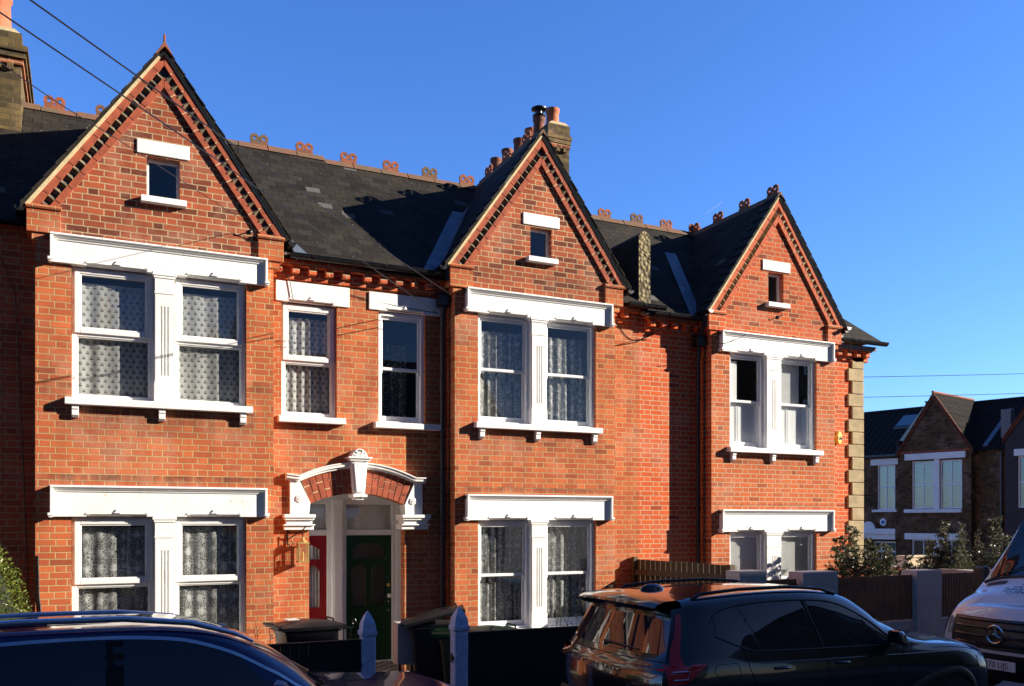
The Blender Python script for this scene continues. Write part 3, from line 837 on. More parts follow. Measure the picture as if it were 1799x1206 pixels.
for s in (-1, 1):
    q = [(-3.65, YF-.07, 7.83), (-3.65+s*1.5, YF-.07, 7.83-1.5*TP), (-3.65+s*1.5, 13.85, 7.83-1.5*TP), (-3.65, 13.85, 7.83)]
    mb.poly(q if s < 0 else q[::-1])
mb.build('bay_roof', SLATE, HZ)

# upper windows of the recess
window(HA, rw1[0], rw1[1], rw1[2], rw1[3]-.02, YR, 'upvc', None)
window(HB, rw2[0], rw2[1], rw2[2], rw2[3]-.02, YR, 'sash', None)
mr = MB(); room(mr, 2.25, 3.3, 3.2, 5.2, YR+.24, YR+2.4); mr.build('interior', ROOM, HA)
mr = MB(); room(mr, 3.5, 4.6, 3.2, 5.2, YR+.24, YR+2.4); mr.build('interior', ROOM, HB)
lintel(HA, 2.275, 3.262, 5.045, 5.312, YR, ((2.74, .58),), PAINT_W, moulded=False)
lintel(HB, 3.535, 4.602, 5.055, 5.30, YR, ((4.06, .52),), PAINT, moulded=False)
sill(HA, 2.30, 3.19, 3.53, YR, (), PAINT_W); sill(HB, 3.60, 4.56, 3.51, YR, (), PAINT)

# ---- porch arch
def voussoirs(root, xa, xb):
    mb = MB(); cx, cz = AX, .55
    mb.m = 1
    N = 24
    for k in range(N):
        a, b = xa + (xb-xa)*k/N, xa + (xb-xa)*(k+1)/N
        # skewed ends follow the radial joints
        def pt(x, f):
            lo = arc_low(x); dx, dz = x-cx, lo-cz; L = math.hypot(dx, dz); t = arc_top(x)
            h = (t-lo)*.97*f
            return (x+dx/L*h, lo+dz/L*h)
        mb.prism([pt(a,0), pt(b,0), pt(b,1), pt(a,1)], YR-.028, YR+.15)
    mb.m = 0
    n = int(round(abs(xb-xa)/.079)); w = (xb-xa)/n
    for k in range(n):
        a, b = xa+w*k+.0055, xa+w*(k+1)-.0055
        cuts = (0., .34, 1.) if k % 2 else (0., .66, 1.)
        j = random.uniform(-.002, .002)
        for f0, f1 in zip(cuts, cuts[1:]):
            g0, g1 = f0 + (.02 if f0 > 0 else 0), f1 - (.02 if f1 < 1 else 0)
            mb.prism([pt(a,g0), pt(b,g0), pt(b,g1), pt(a,g1)], YR-.036+j, YR+.02)
    return mb.build('arch_brickwork', [RAKE, MORTAR], root)
voussoirs(HA, 2.722, XP); voussoirs(HB, XP, 4.03)
def hood(root, xs, sgn):
    mb = MB()
    prof = [(0, .0), (-.07, .0), (-.075, .022), (-.105, .03), (-.11, .06), (-.125, .07), (-.125, .085), (0, .09)]
    def base(x):
        if x < 2.565: return 2.685
        if x > 4.185: return 2.668
        return arc_top(x) - .005 + .0
    P = []
    for (dy, dz) in prof:
        P.append([(x, YR+dy, base(x)+dz) for x in xs])
    mb.grid(P, flip=False)
    for i in (0, -1):
        mb.poly([P[k][i] for k in range(len(P))])
    return mb.build('hood_mould', PAINT_W, root, recalc=True)
hood(HA, [2.40, 2.565] + [2.6+ (XP-2.6)*k/12 for k in range(13)], 1)
hood(HB, [XP + (4.15-XP)*k/12 for k in range(13)] + [4.187, 4.335], 1)
def console(root, pts, imp, ros):
    mb = MB(); mb.prism(pts, YR-.05, YR+.16)
    c = mb.build('console', PAINT_W, root, bevel=.005)
    m = MB(); xa, xb = imp; z = 2.232
    for (e, z0, z1, d) in ((.0, z-.045, z, .135), (.015, z-.075, z-.045, .115), (.035, z-.13, z-.075, .085), (.0, z-.15, z-.13, .10), (.012, z-.205, z-.15, .07)):
        m.box(xa+e, xb-e, YR-d, YR+.17, z0, z1)
    m.build('impost', PAINT_W, c, bevel=.006)
    r = MB(); x0, z0 = ros
    r.lathe((x0, YR-.05, z0), [(.052, 0), (.052, -.008), (.042, -.014), (.036, -.008), (.03, -.008), (.012, -.008), (.008, -.02), (.001, -.022)], 20, 'y')
    for k in range(5):
        a = 2*math.pi*k/5 + .3
        r.lathe((x0+.022*math.cos(a), YR-.056, z0+.022*math.sin(a)), [(.014, 0), (.011, -.009), (.004, -.013)], 8, 'y')
    r.build('rosette', PAINT_W, c, smooth=40)
console(HA, [(2.45,2.69),(2.575,2.685),(2.722,2.386),(2.705,2.232),(2.455,2.232)], (2.362, 2.775), (2.575, 2.44))
console(HB, [(4.035,2.366),(4.18,2.672),(4.30,2.668),(4.305,2.232),(4.05,2.232)], (3.975, 4.40), (4.155, 2.42))
# keystone
k = MB(); kx = AX-.01
k.prism([(kx-.112,2.96),(kx+.112,2.96),(kx+.072,2.50),(kx-.072,2.50)], YR-.15, YR+.05)
k.prism([(kx-.085,2.93),(kx+.085,2.93),(kx+.05,2.53),(kx-.05,2.53)], YR-.175, YR-.10)
k.box(kx-.165, kx+.165, YR-.20, YR+.05, 2.985, 3.01); k.box(kx-.14, kx+.14, YR-.18, YR+.05, 2.955, 2.985)
k.box(kx-.10, kx+.10, YR-.18, YR+.05, 2.465, 2.505); k.box(kx-.06, kx+.06, YR-.15, YR+.05, 2.43, 2.465)
key = k.build('keystone', PAINT_W, HB, bevel=.006)
k = MB(); k.lathe((kx, YR-.02, 3.01), [(.112, .06), (.112, -.12), (.10, -.135), (.09, -.12), (.086, -.12)], 16, 'y', a0=0, a1=math.pi)
for q in range(5):
    a = math.pi*(q+.5)/5
    k.tube([(kx+.012*math.cos(a), YR-.145, 3.02+.012*math.sin(a)), (kx+.05*math.cos(a), YR-.155, 3.02+.05*math.sin(a)), (kx+.084*math.cos(a), YR-.145, 3.02+.084*math.sin(a))], [.008, .016, .013], 6)
k.build('shell_crest', PAINT_W, key, smooth=50)

# ---- porch: white lined lobby, two doors
YD = 12.95
def lobby(root, xa, xb, wall):
    mb = MB(); zc = 2.62
    mb.poly([(xa,YR+.17,zc),(xb,YR+.17,zc),(xb,YD+.1,zc),(xa,YD+.1,zc)][::-1])
    x = xa if wall < 0 else xb
    q = [(x,YR+.17,-.1),(x,YD+.1,-.1),(x,YD+.1,zc),(x,YR+.17,zc)]
    mb.poly(q if wall > 0 else q[::-1])
    mb.poly([(xa,YD+.12,-.1),(xb,YD+.12,-.1),(xb,YD+.12,zc),(xa,YD+.12,zc)])
    # back of the front wall
    mb.build('porch_lining', SHUTTER, root)
lobby(HA, 2.25, 3.42, -1); lobby(HB, 3.42, 4.50, 1)
zd0, zd1, zf0, zf1 = .06, 1.93, 2.015, 2.39
def door(root, xa, xb, mat, hinge, mirrored):
    f = MB(); fy0, fy1 = YD-.03, YD+.10
    f.box(xa-.06, xa, fy0, fy1, .0, 2.45); f.box(xb, xb+.06, fy0, fy1, .0, 2.45)
    f.box(xa, xb, fy0, fy1, zd1+.005, zf0); f.box(xa, xb, fy0, fy1, zf1, 2.45); f.box(xa-.06, xb+.06, fy0-.06, fy1, -.06, zd0-.01)
    fr = f.build('door_frame', SHUTTER, root, bevel=.005)
    g = MB(); g.poly([(xa,YD+.04,zf0),(xb,YD+.04,zf0),(xb,YD+.04,zf1),(xa,YD+.04,zf1)]); g.build('fanlight', GLASS, fr)
    d = MB(); w = xb-xa; st = .10; xc = (xa+xb)/2; y0 = YD+.01; y1 = YD+.055
    # stiles and rails, with glazed lights above and panels below
    zl0, zl1, zt0, zt1 = .88, 1.50, 1.58, 1.82
    hs = [(xa+st, xc-.045, zl0, lambda x: zl1 - .10*((x-(xa+st+xc-.045)/2)/((xc-.045-xa-st)/2))**2),
          (xc+.045, xb-st, zl0, lambda x: zl1 - .10*((x-(xb-st+xc+.045)/2)/((xb-st-xc-.045)/2))**2),
          (xa+st, xb-st, zt0, lambda x: zt1 - .09*((x-xc)/((w-2*st)/2))**2)]
    for q in range(3): pass
    for h in hs[:2]: pass
    m = MB()
    # two lower lights share columns with the top light: build as stacked bands
    wall_strip(m, xa, xb, zd0, .80, [], y0)
    wall_strip(m, xa, xb, .80, 1.55, hs[:2], y0, rev=.03)
    wall_strip(m, xa, xb, 1.55, zd1, hs[2:], y0, rev=.03)
    for (p, q) in ((xa+st, xc-.04), (xc+.04, xb-st)):
        frame_rect(m, p, q, .16, .74, .02, y0-.008, y0+.01); frame_rect(m, p+.06, q-.06, .24, .66, .012, y0-.006, y0+.01)
    for h in hs:
        n = 12
        pts = [(h[0] + (h[1]-h[0])*k/n, h[3](h[0] + (h[1]-h[0])*k/n)) for k in range(n+1)]
        m.tube([(h[0], y0-.002, h[2])] + [(x, y0-.002, z) for x, z in pts] + [(h[1], y0-.002, h[2]), (h[0], y0-.002, h[2])], .009, 6)
    m.box(xc-.13, xc+.13, y0-.012, y0+.01, .80, .845)
    dd = m.build('door', mat, fr)
    gl = MB()
    for h in hs: gl.poly([(h[0],y0+.02,h[2]),(h[1],y0+.02,h[2]),(h[1],y0+.02,zt1 if h[2] > 1 and h[2] > 1.5 else zl1),(h[0],y0+.02,zt1 if h[2] > 1.5 else zl1)])
    return fr, dd, gl
FROST = None
frB, dB, glB = door(HB, 3.50, 4.205, DOOR_G, 0, False)
glB.build('pane', glass_mat('obscured_door_glass', (.35,.37,.36), 1.6, .25), frB)
b = MB(); xh = 4.205-.05
b.lathe((xh, YD+.01, 1.18), [(.026, 0), (.026, -.012), (.01, -.016), (.001, -.016)], 14, 'y'); b.build('yale_lock' if False else 'door_lock', BRASS, frB, smooth=40)
b = MB(); b.lathe((xh, YD+.01, 1.02), [(.013, 0), (.013, -.03), (.03, -.04), (.033, -.06), (.02, -.075), (.001, -.078)], 14, 'y'); b.build('door_knob', UPVC, frB, smooth=40)
b = MB(); b.lathe((xh, YD+.01, .93), [(.012, 0), (.012, -.006), (.001, -.006)], 10, 'y'); b.lathe((xh, YD+.01, .80), [(.012, 0), (.012, -.006), (.001, -.006)], 10, 'y'); b.build('keyhole', BRASS, frB)
frA, dA, glA = door(HA, 2.52, 3.215, DOOR_R, 0, True)
glA.build('pane', GLASS, frA)
b = MB(); b.box(2.83, 2.93, YD-.01, YD+.01, .82, .87); b.build('letterbox', IRON, frA)
# white boxed post between the doors
b = MB(); b.box(3.275, 3.44, YD-.10, YD+.1, .0, 2.45); b.box(3.295, 3.42, YD-.115, YD-.09, .12, 2.30); b.box(3.262, 3.453, YD-.12, YD+.1, 0, .12); b.build('door_post', SHUTTER, HB, bevel=.006)
b = MB(); b.box(4.265, 4.50, YD-.05, YD+.1, .0, 2.45); b.box(2.25, 2.46, YD-.05, YD+.1, 0, 2.45); b.box(2.25, 4.5, YD-.05, YD+.1, 2.45, 2.62); b.build('door_surround', SHUTTER, HB, bevel=.005)
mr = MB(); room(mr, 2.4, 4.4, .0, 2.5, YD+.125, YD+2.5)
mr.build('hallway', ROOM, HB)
# bare patch of step and tiled path
b = MB(); b.box(2.3, 4.45, YR-.02, YD+.1, -.3, .045); b.build('porch_step', TILES, HB)

# ---- eaves, gutters, pipes
dentil_eaves(HA, 2.2, XP, 5.50, YR, BRICK_C); dentil_eaves(HB, XP, 4.69, 5.50, YR, BRICK_C); dentil_eaves(HB, 7.33, 7.9, 5.42, YR, BRICK_C)
dentil_eaves(HC, 8.06, 9.15, 5.33, YR, BRICK_C); dentil_eaves(HC, 11.84, 12.93, 5.20, YR, BRICK_C)
gutter(HA, 2.42, XP, 5.62, YR-.22); gutter(HB, XP, 4.66, 5.62, YR-.22); gutter(HB, 7.6, 8.3, 5.53, YR-.24); gutter(HC, 8.1, 9.1, 5.44, YR-.22); gutter(HC, 12.0, 13.12, 5.36, YR-.28)
downpipe(HB, 4.585, YR-.09, .2, 5.2, IRON_G); downpipe(HC, 9.03, YR-.12, .2, 5.0, IRON); 
b = MB(); b.box(7.95, 8.45, YR-.16, YR-.06, 5.40, 5.45); b.build('fascia_board', STOOT, HC)
b = MB(); b.box(11.9, 13.0, YR-.16, YR-.13, 5.22, 5.30); b.build('fascia_board', STOOT, HC)
def bay_pipe(root, x, y, z):
    p = MB(); p.lathe((x, 0, z+.02), [(.052, y-.16), (.052, YR-.1)], 10, 'y', a0=math.pi, a1=2*math.pi)
    p.lathe((x, y-.162, z+.02), [(.052, 0), (.052, .006)], 12, 'y', a0=math.pi, a1=2*math.pi, m=1)
    p.box(x-.03, x+.03, y+.0, y+.06, z-.22, z-.02)
    p.tube([(x, y+.03, z-.2), (x-.03, y+.12, z-.36)], .03, 8)
    return p.build('gutter_outlet', [IRON, UPVC], root)
bay_pipe(HC, 9.03, YF, 5.5); bay_pipe(HC, 12.02, YF, 5.5)
b = MB(); b.box(4.53, 4.66, YF-.02, YF+.1, 5.66, 5.78); b.box(4.56, 4.64, YF+.0, YF+.06, 5.5, 5.66); b.build('rainwater_head', IRON, HB)

# ---- main roofs, ridges, valleys, parapet, chimneys
main_roof(HZ, -5.5, -1.4, .0, 7.86)
main_roof(HA, -1.4, XP, .0, 7.86)
main_roof(HB, XP, 7.96, -.04, 7.82)
main_roof(HC, 7.96, 12.5, -.19, 7.66, hip=(10.85, 13.08))
ridge_x(HZ, -5.4, -1.4, 7.86, 13.9, ())
ridge_x(HA, -1.4, XP, 7.86, 13.9, (-.36, .29, 2.41, 3.10)); ridge_x(HB, XP, 7.96, 7.82, 13.9, (3.80, 4.50, 5.17, 5.84))
ridge_x(HC, 7.96, 10.85, 7.66, 13.9, (8.55, 9.24, 9.91, 10.58))
ridge_y(HA, xcA, zaA+.02, YF-.09, 13.9, (), True)
ridge_y(HB, xcB, zaB+.02, YF-.09, 13.9, (12.05, 12.75, 13.45), True, False)
ridge_y(HC, xcC, zaC+.02, YF-.09, 13.9, (11.70, 12.42, 13.15, 13.85), True, False)
valley(HB, xcB, zaB, -1, -.04, 7.82); lv = MB(); lz = lambda yy: 5.41 + (yy-11.70)*(7.66-5.41)/2.2 + .014
lv.grid([[(8.86+.36*(yy-11.75)+w, yy, lz(yy)) for yy in (11.75, 12.2, 12.7, 13.2)] for w in (0, .24)], flip=True); lv.build('lead_valley', LEAD, HC); valley(HA, xcA, zaA, 1, 0, 7.86)
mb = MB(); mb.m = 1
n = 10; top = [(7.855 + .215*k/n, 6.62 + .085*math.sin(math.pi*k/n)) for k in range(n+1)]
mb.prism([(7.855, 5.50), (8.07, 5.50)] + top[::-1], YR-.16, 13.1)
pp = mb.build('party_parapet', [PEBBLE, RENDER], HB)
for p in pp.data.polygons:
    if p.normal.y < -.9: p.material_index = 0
chimney_stack(HB, 7.56, 7.985, 14.2, 17.3, 6.5, 9.33, [(7.76, 14.42, .36, .125, POT), (7.68, 14.80, .34, .115, POT_D), (7.76, 15.3, .34, .12, POT), (7.76, 15.8, .34, .12, POT_D), (7.76, 16.35, .34, .12, POT_D), (7.76, 16.9, .36, .12, POT_D)], ee=.45)
c = MB(); c.lathe((7.68, 14.80, 0), [(.12, 9.69), (.13, 9.72), (.06, 9.74), (.06, 9.80), (.15, 9.83), (.15, 9.85), (.05, 9.9), (.001, 9.9)], 16); c.build('pot_cowl', IRON, HB, smooth=40)
chimney_stack(HZ, -1.45, -.735, 13.3, 15.6, 6.8, 8.52, [(-1.02, 13.55, .55, .17, POT), (-1.25, 14.3, .5, .15, POT)])

# ---- quoins of the end house
for k in range(17):
    zt = 5.13 - .2295*k
    if zt < .3: break
    w = .36 if k % 2 else .27
    q = MB(); q.box(12.805-w, 12.83, YR-.035, YR+.3, zt-.222, zt)
    q.build('quoin', STONE, HC, bevel=.012)

# ---- small fittings fixed to the walls
b = MB(); n = 24
b.prism([(12.20+.062*math.cos(2*math.pi*k/n), 3.63+.115*math.sin(2*math.pi*k/n)) for k in range(n)], YR-.07, YR)
al = b.build('burglar_alarm', plain('yellow_plastic', (.78, .60, .10), .45, var=.03), HC, bevel=.012)
def text(body, name, mat, parent, size, loc, rot, align='CENTER', ext=.002, shear=0., sx=1.):
    cu = bpy.data.curves.new(name, 'FONT'); cu.body = body; cu.size = size; cu.extrude = ext
    cu.align_x = align; cu.align_y = 'CENTER'; cu.shear = shear; cu.space_line = .8
    tmp = bpy.data.objects.new(name, cu); COL.objects.link(tmp)
    dg = bpy.context.evaluated_depsgraph_get(); dg.update()
    me = bpy.data.meshes.new_from_object(tmp.evaluated_get(dg))
    bpy.data.objects.remove(tmp); me.materials.clear(); me.materials.append(mat)
    o = bpy.data.objects.new(name, me); COL.objects.link(o)
    o.parent = parent; o.location = loc; o.rotation_euler = rot; o.scale = (sx, 1, 1)
    return o
DARKTXT = plain('dark_lettering', (.02, .022, .03), .5, var=.02)
oy = Vector(HC['_o'])
text('Yale', 'lettering', DARKTXT, al, .085, tuple(Vector((12.20, YR-.073, 3.625)) - oy), (R(90), 0, 0))
def hook(root, x, z):
    b = MB(); b.tube([(x, YF, z), (x, YF-.09, z+.005), (x+.01, YF-.10, z+.04)], .008, 6); b.lathe((x, YF, z), [(.03, 0), (.03, -.012), (.01, -.02)], 10, 'y'); return b.build('wire_bracket', IRON, root)
hook(HA, 1.90, 5.80); hook(HC, 10.55, 5.58)
def cable(root, pts, r=.006, mat=None): 
    b = MB(); b.tube(pts, r, 5); return b.build('cable', mat or IRON, root)
def sag(a, b, s, n=8): return [tuple(Vector(a).lerp(Vector(b), k/n) - Vector((0,0,s*math.sin(math.pi*k/n)))) for k in range(n+1)]
cable(HA, sag((1.90, YF-.10, 5.83), (2.45, YR-.04, 5.33), .03) + sag((2.45,YR-.04,5.33),(2.50,YR-.04,5.05),.0,2))
cable(HA, [(-.9, YR-.012, 5.3), (-.72, YR-.012, 4.8), (-.66, YR-.012, 3.6), (-.62, YR-.012, 2.4), (-.58, YR-.012, 1.2)], .007)
cable(HA, [(-.47, YF-.012, 1.75), (-.46, YF-.012, 1.3), (-.43, YF-.012, 1.0)], .009)
cable(HB, sag((7.33, YF+.0, 5.22), (7.95, YR-.012, 5.0), .1) + [(8.05, YR-.012, 5.06), (8.25, YR-.012, 5.17)], .008)
cable(HB, sag((7.34, YF+.0, 5.18), (7.90, YR-.012, 5.02), .1) + [(8.1, YR-.012, 5.04)], .006)
cable(HC, sag((9.16, YF-.115, 4.99), (9.75, YF-.12, 5.19), .04), .005)
cable(HA, sag((2.2, YR-.012, 5.30), (3.3, YR-.012, 5.22), .01) + sag((3.3, YR-.012, 5.22), (4.5, YR-.03, 5.10), .02), .005)
# carriage lamp on its bracket beside the porch
LT = thing('carriage_lamp', 'brass framed carriage lamp hanging from a black bracket beside the red door', 'wall lamp', (2.60, YR-.14, 1.60))
b = MB()
b.tube([(2.43, YR-.02, 1.90), (2.50, YR-.06, 1.95), (2.60, YR-.14, 2.03), (2.64, YR-.16, 2.07)], .008, 6); b.tube([(2.43, YR-.005, 2.04), (2.43, YR-.02, 1.82)], .010, 6)
b.tube([(2.60, YR-.14, 2.03), (2.60, YR-.14, 1.90)], .006, 6); b.tube([(2.43, YR-.03, 1.84), (2.46, YR-.06, 1.80), (2.49, YR-.07, 1.85), (2.47, YR-.06, 1.88)], .006, 6)
b.build('bracket', IRON, LT, smooth=60)
b = MB(); lx, ly = 2.60, YR-.14; h = .06
for sx in (-1, 1):
    for sy in (-1, 1): b.box(lx+sx*h-.008, lx+sx*h+.008, ly+sy*h-.008, ly+sy*h+.008, 1.62, 1.85)
b.box(lx-.072, lx+.072, ly-.072, ly+.072, 1.60, 1.625); b.box(lx-.075, lx+.075, ly-.075, ly+.075, 1.845, 1.865)
b.lathe((lx, ly, 0), [(.075, 1.865), (.03, 1.90), (.03, 1.915), (.012, 1.93)], 4); b.tube([(lx, ly, 1.63), (lx, ly, 1.74)], .014, 8)
b.build('lamp_frame', BRASS, LT)
b = MB()
for s in (-1, 1):
    b.poly([(lx-.055,ly+s*.06,1.625),(lx+.055,ly+s*.06,1.625),(lx+.055,ly+s*.06,1.845),(lx-.055,ly+s*.06,1.845)])
    b.poly([(lx+s*.06,ly-.055,1.625),(lx+s*.06,ly+.055,1.625),(lx+s*.06,ly+.055,1.845),(lx+s*.06,ly-.055,1.845)])
b.build('lamp_glass', GLASS, LT)

# ---- net curtains and shutters: each hangs behind its own window
def curtain(name, label, cat, xa, xb, za, zb, y, mat, amp=.015, pitch=.09, group=None):
    mb = MB(); n = max(6, int((xb-xa)/.012)); nz = 10
    ph = random.random()*6; P = []
    for j in range(nz+1):
        f = j/nz; row = []
        for i in range(n+1):
            x = xa + (xb-xa)*i/n
            yy = y + amp*math.sin(2*math.pi*x/pitch + ph + .6*math.sin(x*7)) * (1 - .35*f) + amp*.6*math.sin(2*math.pi*x/(pitch*2.7) + 1 + f*.6)
            row.append((x, yy, za + (zb-za)*f))
        P.append(row)
    mb.grid(P)
    me = mb.build(name, mat, None, org=((xa+xb)/2, y, za), smooth=180)
    # metric coordinates along the cloth
    uvl = me.data.uv_layers[0]
    for p in me.data.polygons:
        for li in p.loop_indices:
            c = me.data.vertices[me.data.loops[li].vertex_index].co
            uvl.data[li].uv = (c.x*1.12, c.z)
    return tag(me, label, cat, group)
NC = 'net curtains behind the windows'
curtain('net_curtain', 'tulip patterned lace curtain behind the upper bay window of the leftmost gable', 'curtain', -.10, 1.84, 3.60, 4.98, YF+.168, LACE_T, .010, .22, NC)
curtain('net_curtain', 'leaf patterned lace curtain behind the ground floor window of the leftmost bay', 'curtain', -.10, 1.84, .60, 2.07, YF+.172, LACE_L, .012, .16, NC)
curtain('net_curtain', 'gathered tulip lace curtain behind the narrow upper window above the carriage lamp', 'curtain', 2.36, 3.08, 3.54, 4.88, YR+.18, LACE_T, .016, .12, NC)
curtain('net_curtain', 'dim floral lace curtain behind the narrow sash window beside the drainpipe', 'curtain', 3.69, 4.34, 3.52, 4.75, YR+.75, LACE_F, .03, .12, NC)
curtain('net_curtain', 'folded floral lace curtain behind the upper sash windows of the middle bay', 'curtain', 5.06, 6.97, 3.58, 4.90, YF+.205, LACE_F, .018, .13, NC)
curtain('net_curtain', 'folded floral lace curtain behind the ground floor sash windows of the middle bay', 'curtain', 5.06, 6.97, .62, 2.06, YF+.205, LACE_F, .018, .14, NC)
curtain('door_curtain', 'pale striped curtain behind the glass of the red front door', 'curtain', 2.56, 3.17, .80, 1.84, YD+.10, SHUTTER, .012, .05)
curtain('blind_or_reflection', 'plain white blind behind the ground floor windows of the end house bay', 'blind', 9.56, 11.40, .40, 1.93, YF+.165, VOILE, .0, .3)
curtain('blind_or_reflection', 'pale grey sheet added for the sky reflected in the upper pane of the right first floor window, end house', 'blind', 10.66, 11.20, 4.10, 4.86, YF+.20, plain('reflection_grey', (.62,.63,.64), .9, var=.05), .0, .3)  # grey sheet takes the place of sky reflected in the upper pane
def shutters(label, x0, x1, za, zb, y, cat='shutters'):
    t = thing('window_shutters', label, cat, ((x0+x1)/2, y, za))
    xm = x0 + (x1-x0)*.34
    for (a, b) in ((x0, xm-.004), (xm+.004, x1)):
        m = MB(); frame_rect(m, a, b, za, zb, .03, y-.012, y+.012); m.box(a+.03, b-.03, y-.003, y+.008, za+.03, zb-.03); m.build('shutter_panel', SHUTTER, t, bevel=.003)
    return t
shutters('half height white shutters inside the left upper window of the end house', 9.60, 10.22, 3.38, 4.12, YF+.162)
shutters('half height white shutters inside the right upper window of the end house', 10.66, 11.36, 3.38, 4.12, YF+.162)
b = MB(); b.box(9.60, 9.80, YF+.15, YF+.17, 4.12, 4.80)
tag(b.build('shutter_leaf', SHUTTER, None, org=(9.7, YF+.26, 4.12), bevel=.003), 'white upper shutter leaf folded back in the left upper window of the end house', 'shutter')

# ============================================================ GROUND
def sheet(name, x0, x1, y0, y1, z, mat, nx=1, kind='structure'):
    mb = MB(); xs = [x0 + (x1-x0)*k/nx for k in range(nx+1)]
    xs = sorted(set(xs + [q for q in (3.5, 15.) if x0 < q < x1]))
    mb.grid([[(x, y0, gz(x)+z) for x in xs], [(x, y1, gz(x)+z) for x in xs]], flip=True)
    for f in range(len(mb.f)): mb.f[f] = mb.f[f]
    return tag(mb.build(name, mat, None, recalc=False), kind=kind)
g = MB(); xs = [-600, -60, 3.5, 15, 60, 900]
g.grid([[(x, -500, gz(x)-.16) for x in xs], [(x, 900, gz(x)-.16) for x in xs]])
tag(g.build('ground', ASPH, None), kind='structure')
sheet('front_garden_ground', -6, 13.6, 9.5, 13.2, .02, GARDEN)
def kerbed(name, x0, x1, y0, y1, z, mat):
    mb = MB(); xs = sorted({x0, x1} | {q for q in (3.5, 15.) if x0 < q < x1})
    for a, b in zip(xs, xs[1:]):
        mb.hexa([(a,y0,gz(a)-.3),(b,y0,gz(b)-.3),(b,y1,gz(b)-.3),(a,y1,gz(a)-.3),(a,y0,gz(a)+z),(b,y0,gz(b)+z),(b,y1,gz(b)+z),(a,y1,gz(a)+z)])
    return tag(mb.build(name, mat, None), kind='structure')
kerbed('pavement', -60, 16, 8.18, 9.5, .0, PAVE); kerbed('kerb', -60, 16, 8.03, 8.18, .003, KERB)
kerbed('pavement', -60, 60, -1.6, .75, .0, PAVE); kerbed('kerb', -60, 60, .75, .9, .003, KERB)
kerbed('pavement', 14.2, 16, 9.5, 60, .0, PAVE); kerbed('pavement', 24.5, 27.0, 9.5, 40, .0, PAVE)
tag(sheet('garden_path', 3.05, 3.85, 9.5, 11.9, .035, TILES))

# ============================================================ FRONT BOUNDARY
def gatepost(x0, x1, label):
    t = thing('gate_post', label, 'gate post', ((x0+x1)/2, 9.6, 0), group='pale painted posts beside the garden path')
    c = (x0+x1)/2; w = (x1-x0)/2; y = 9.6+w
    m = MB(); m.box(c-w, c+w, y-w, y+w, -.15, .86)
    n = m.build('shaft', POSTP, t, bevel=.02)
    m = MB()
    def ring(z, r): return [(c-r,y-r,z),(c+r,y-r,z),(c+r,y+r,z),(c-r,y+r,z)]
    prof = [(.86, w*.97), (.875, w*1.12), (.915, w*1.14), (.93, w*.98), (.965, w*.97), (1.005, w*.88), (1.05, w*.68), (1.09, w*.44), (1.12, w*.22), (1.145, w*.03)]
    for (za, ra), (zb, rb) in zip(prof, prof[1:]):
        A, B = ring(za, ra), ring(zb, rb)
        for k in range(4): m.poly([A[k], A[(k+1)%4], B[(k+1)%4], B[k]])
    m.build('cap', POSTP, t, weld=True, smooth=50)
    m = MB(); m.tube([(c-w-.02, y-w*.3, .5), (c-w-.02, y-w*.3, .6)], .012, 8); m.box(c-w-.03, c-w, y-w*.6, y, .53, .57); m.build('hinge', IRON, t)
    return t
gatepost(2.785, 2.94, 'pale painted gate post with pointed cap in front of the green door')
gatepost(3.885, 4.055, 'pale painted gate post with pointed cap in front of the green bins')
def board_fence(name, label, x0, x1, y, z0, zt, mat, bw=.1, rail=True, zt1=None, cap=True, group=None, th=.02, gap=.004):
    t = thing(name, label, 'fence', ((x0+x1)/2, y, 0), group=group)
    m = MB(); x = x0; zt1 = zt if zt1 is None else zt1
    while x < x1 - .01:
        b = min(x+bw-gap, x1); f = (x-x0)/(x1-x0); z = zt + (zt1-zt)*f
        m.box(x, b, y-th/2-random.uniform(0,.003), y+th/2, z0, z); x += bw
    m.build('boards', mat, t, bevel=.003)
    r = MB()
    for zz in (z0+.15, zt-.2): r.box(x0, x1, y+th/2, y+th/2+.04, zz, zz+.07)
    r.build('rails', mat, t)
    if cap:
        c = MB(); c.hexa([(x0,y-.03,zt),(x1,y-.03,zt1),(x1,y+.03,zt1),(x0,y+.03,zt),(x0,y-.03,zt+.025),(x1,y-.03,zt1+.025),(x1,y+.03,zt1+.025),(x0,y+.03,zt+.025)]); c.build('capping', mat, t, bevel=.004)
    return t
board_fence('board_fence', 'low black board fence in front of the leftmost bay and its wheelie bin', -3.0, 2.78, 9.66, -.1, .81, BLACKWOOD)
board_fence('board_fence', 'low black board fence in front of the middle bay, behind the black car', 4.06, 8.0, 9.66, -.15, .82, BLACKWOOD, zt1=.80)
# rendered walls and piers with cedar slats in front of the end house
W = thing('garden_wall', 'grey rendered garden wall and piers with cedar slats in front of the end house', 'garden wall', (10.5, 9.6, 0))
for (a, b, zt) in ((8.02, 8.49, 1.46), (9.155, 9.816, 1.42), (11.44, 11.98, 1.385), (13.35, 13.85, 1.34)):
    m = MB(); m.box(a, b, 9.55, 9.85, -.4, zt); m.build('pier', GREYR, W, bevel=.012)
m = MB(); m.box(8.02, 13.8, 9.60, 9.80, -.45, .63); m.build('low_wall', GREYR, W, bevel=.01)
for (a, b) in ((8.49, 9.155), (9.816, 11.44), (11.98, 13.35)):
    m = MB(); x = a + .02
    while x < b - .03: m.box(x, x+.045, 9.64, 9.665, .64, 1.32); x += .062
    s = m.build('slats', CEDAR, W, bevel=.002)
    r = MB()
    for zz in (.75, 1.2): r.box(a, b, 9.667, 9.70, zz, zz+.05)
    r.build('slat_rails', CEDAR, s)
m = MB(); m.box(13.6, 13.85, 9.85, 20, -.45, 1.3); m.build('side_wall', GREYR, W, bevel=.01)
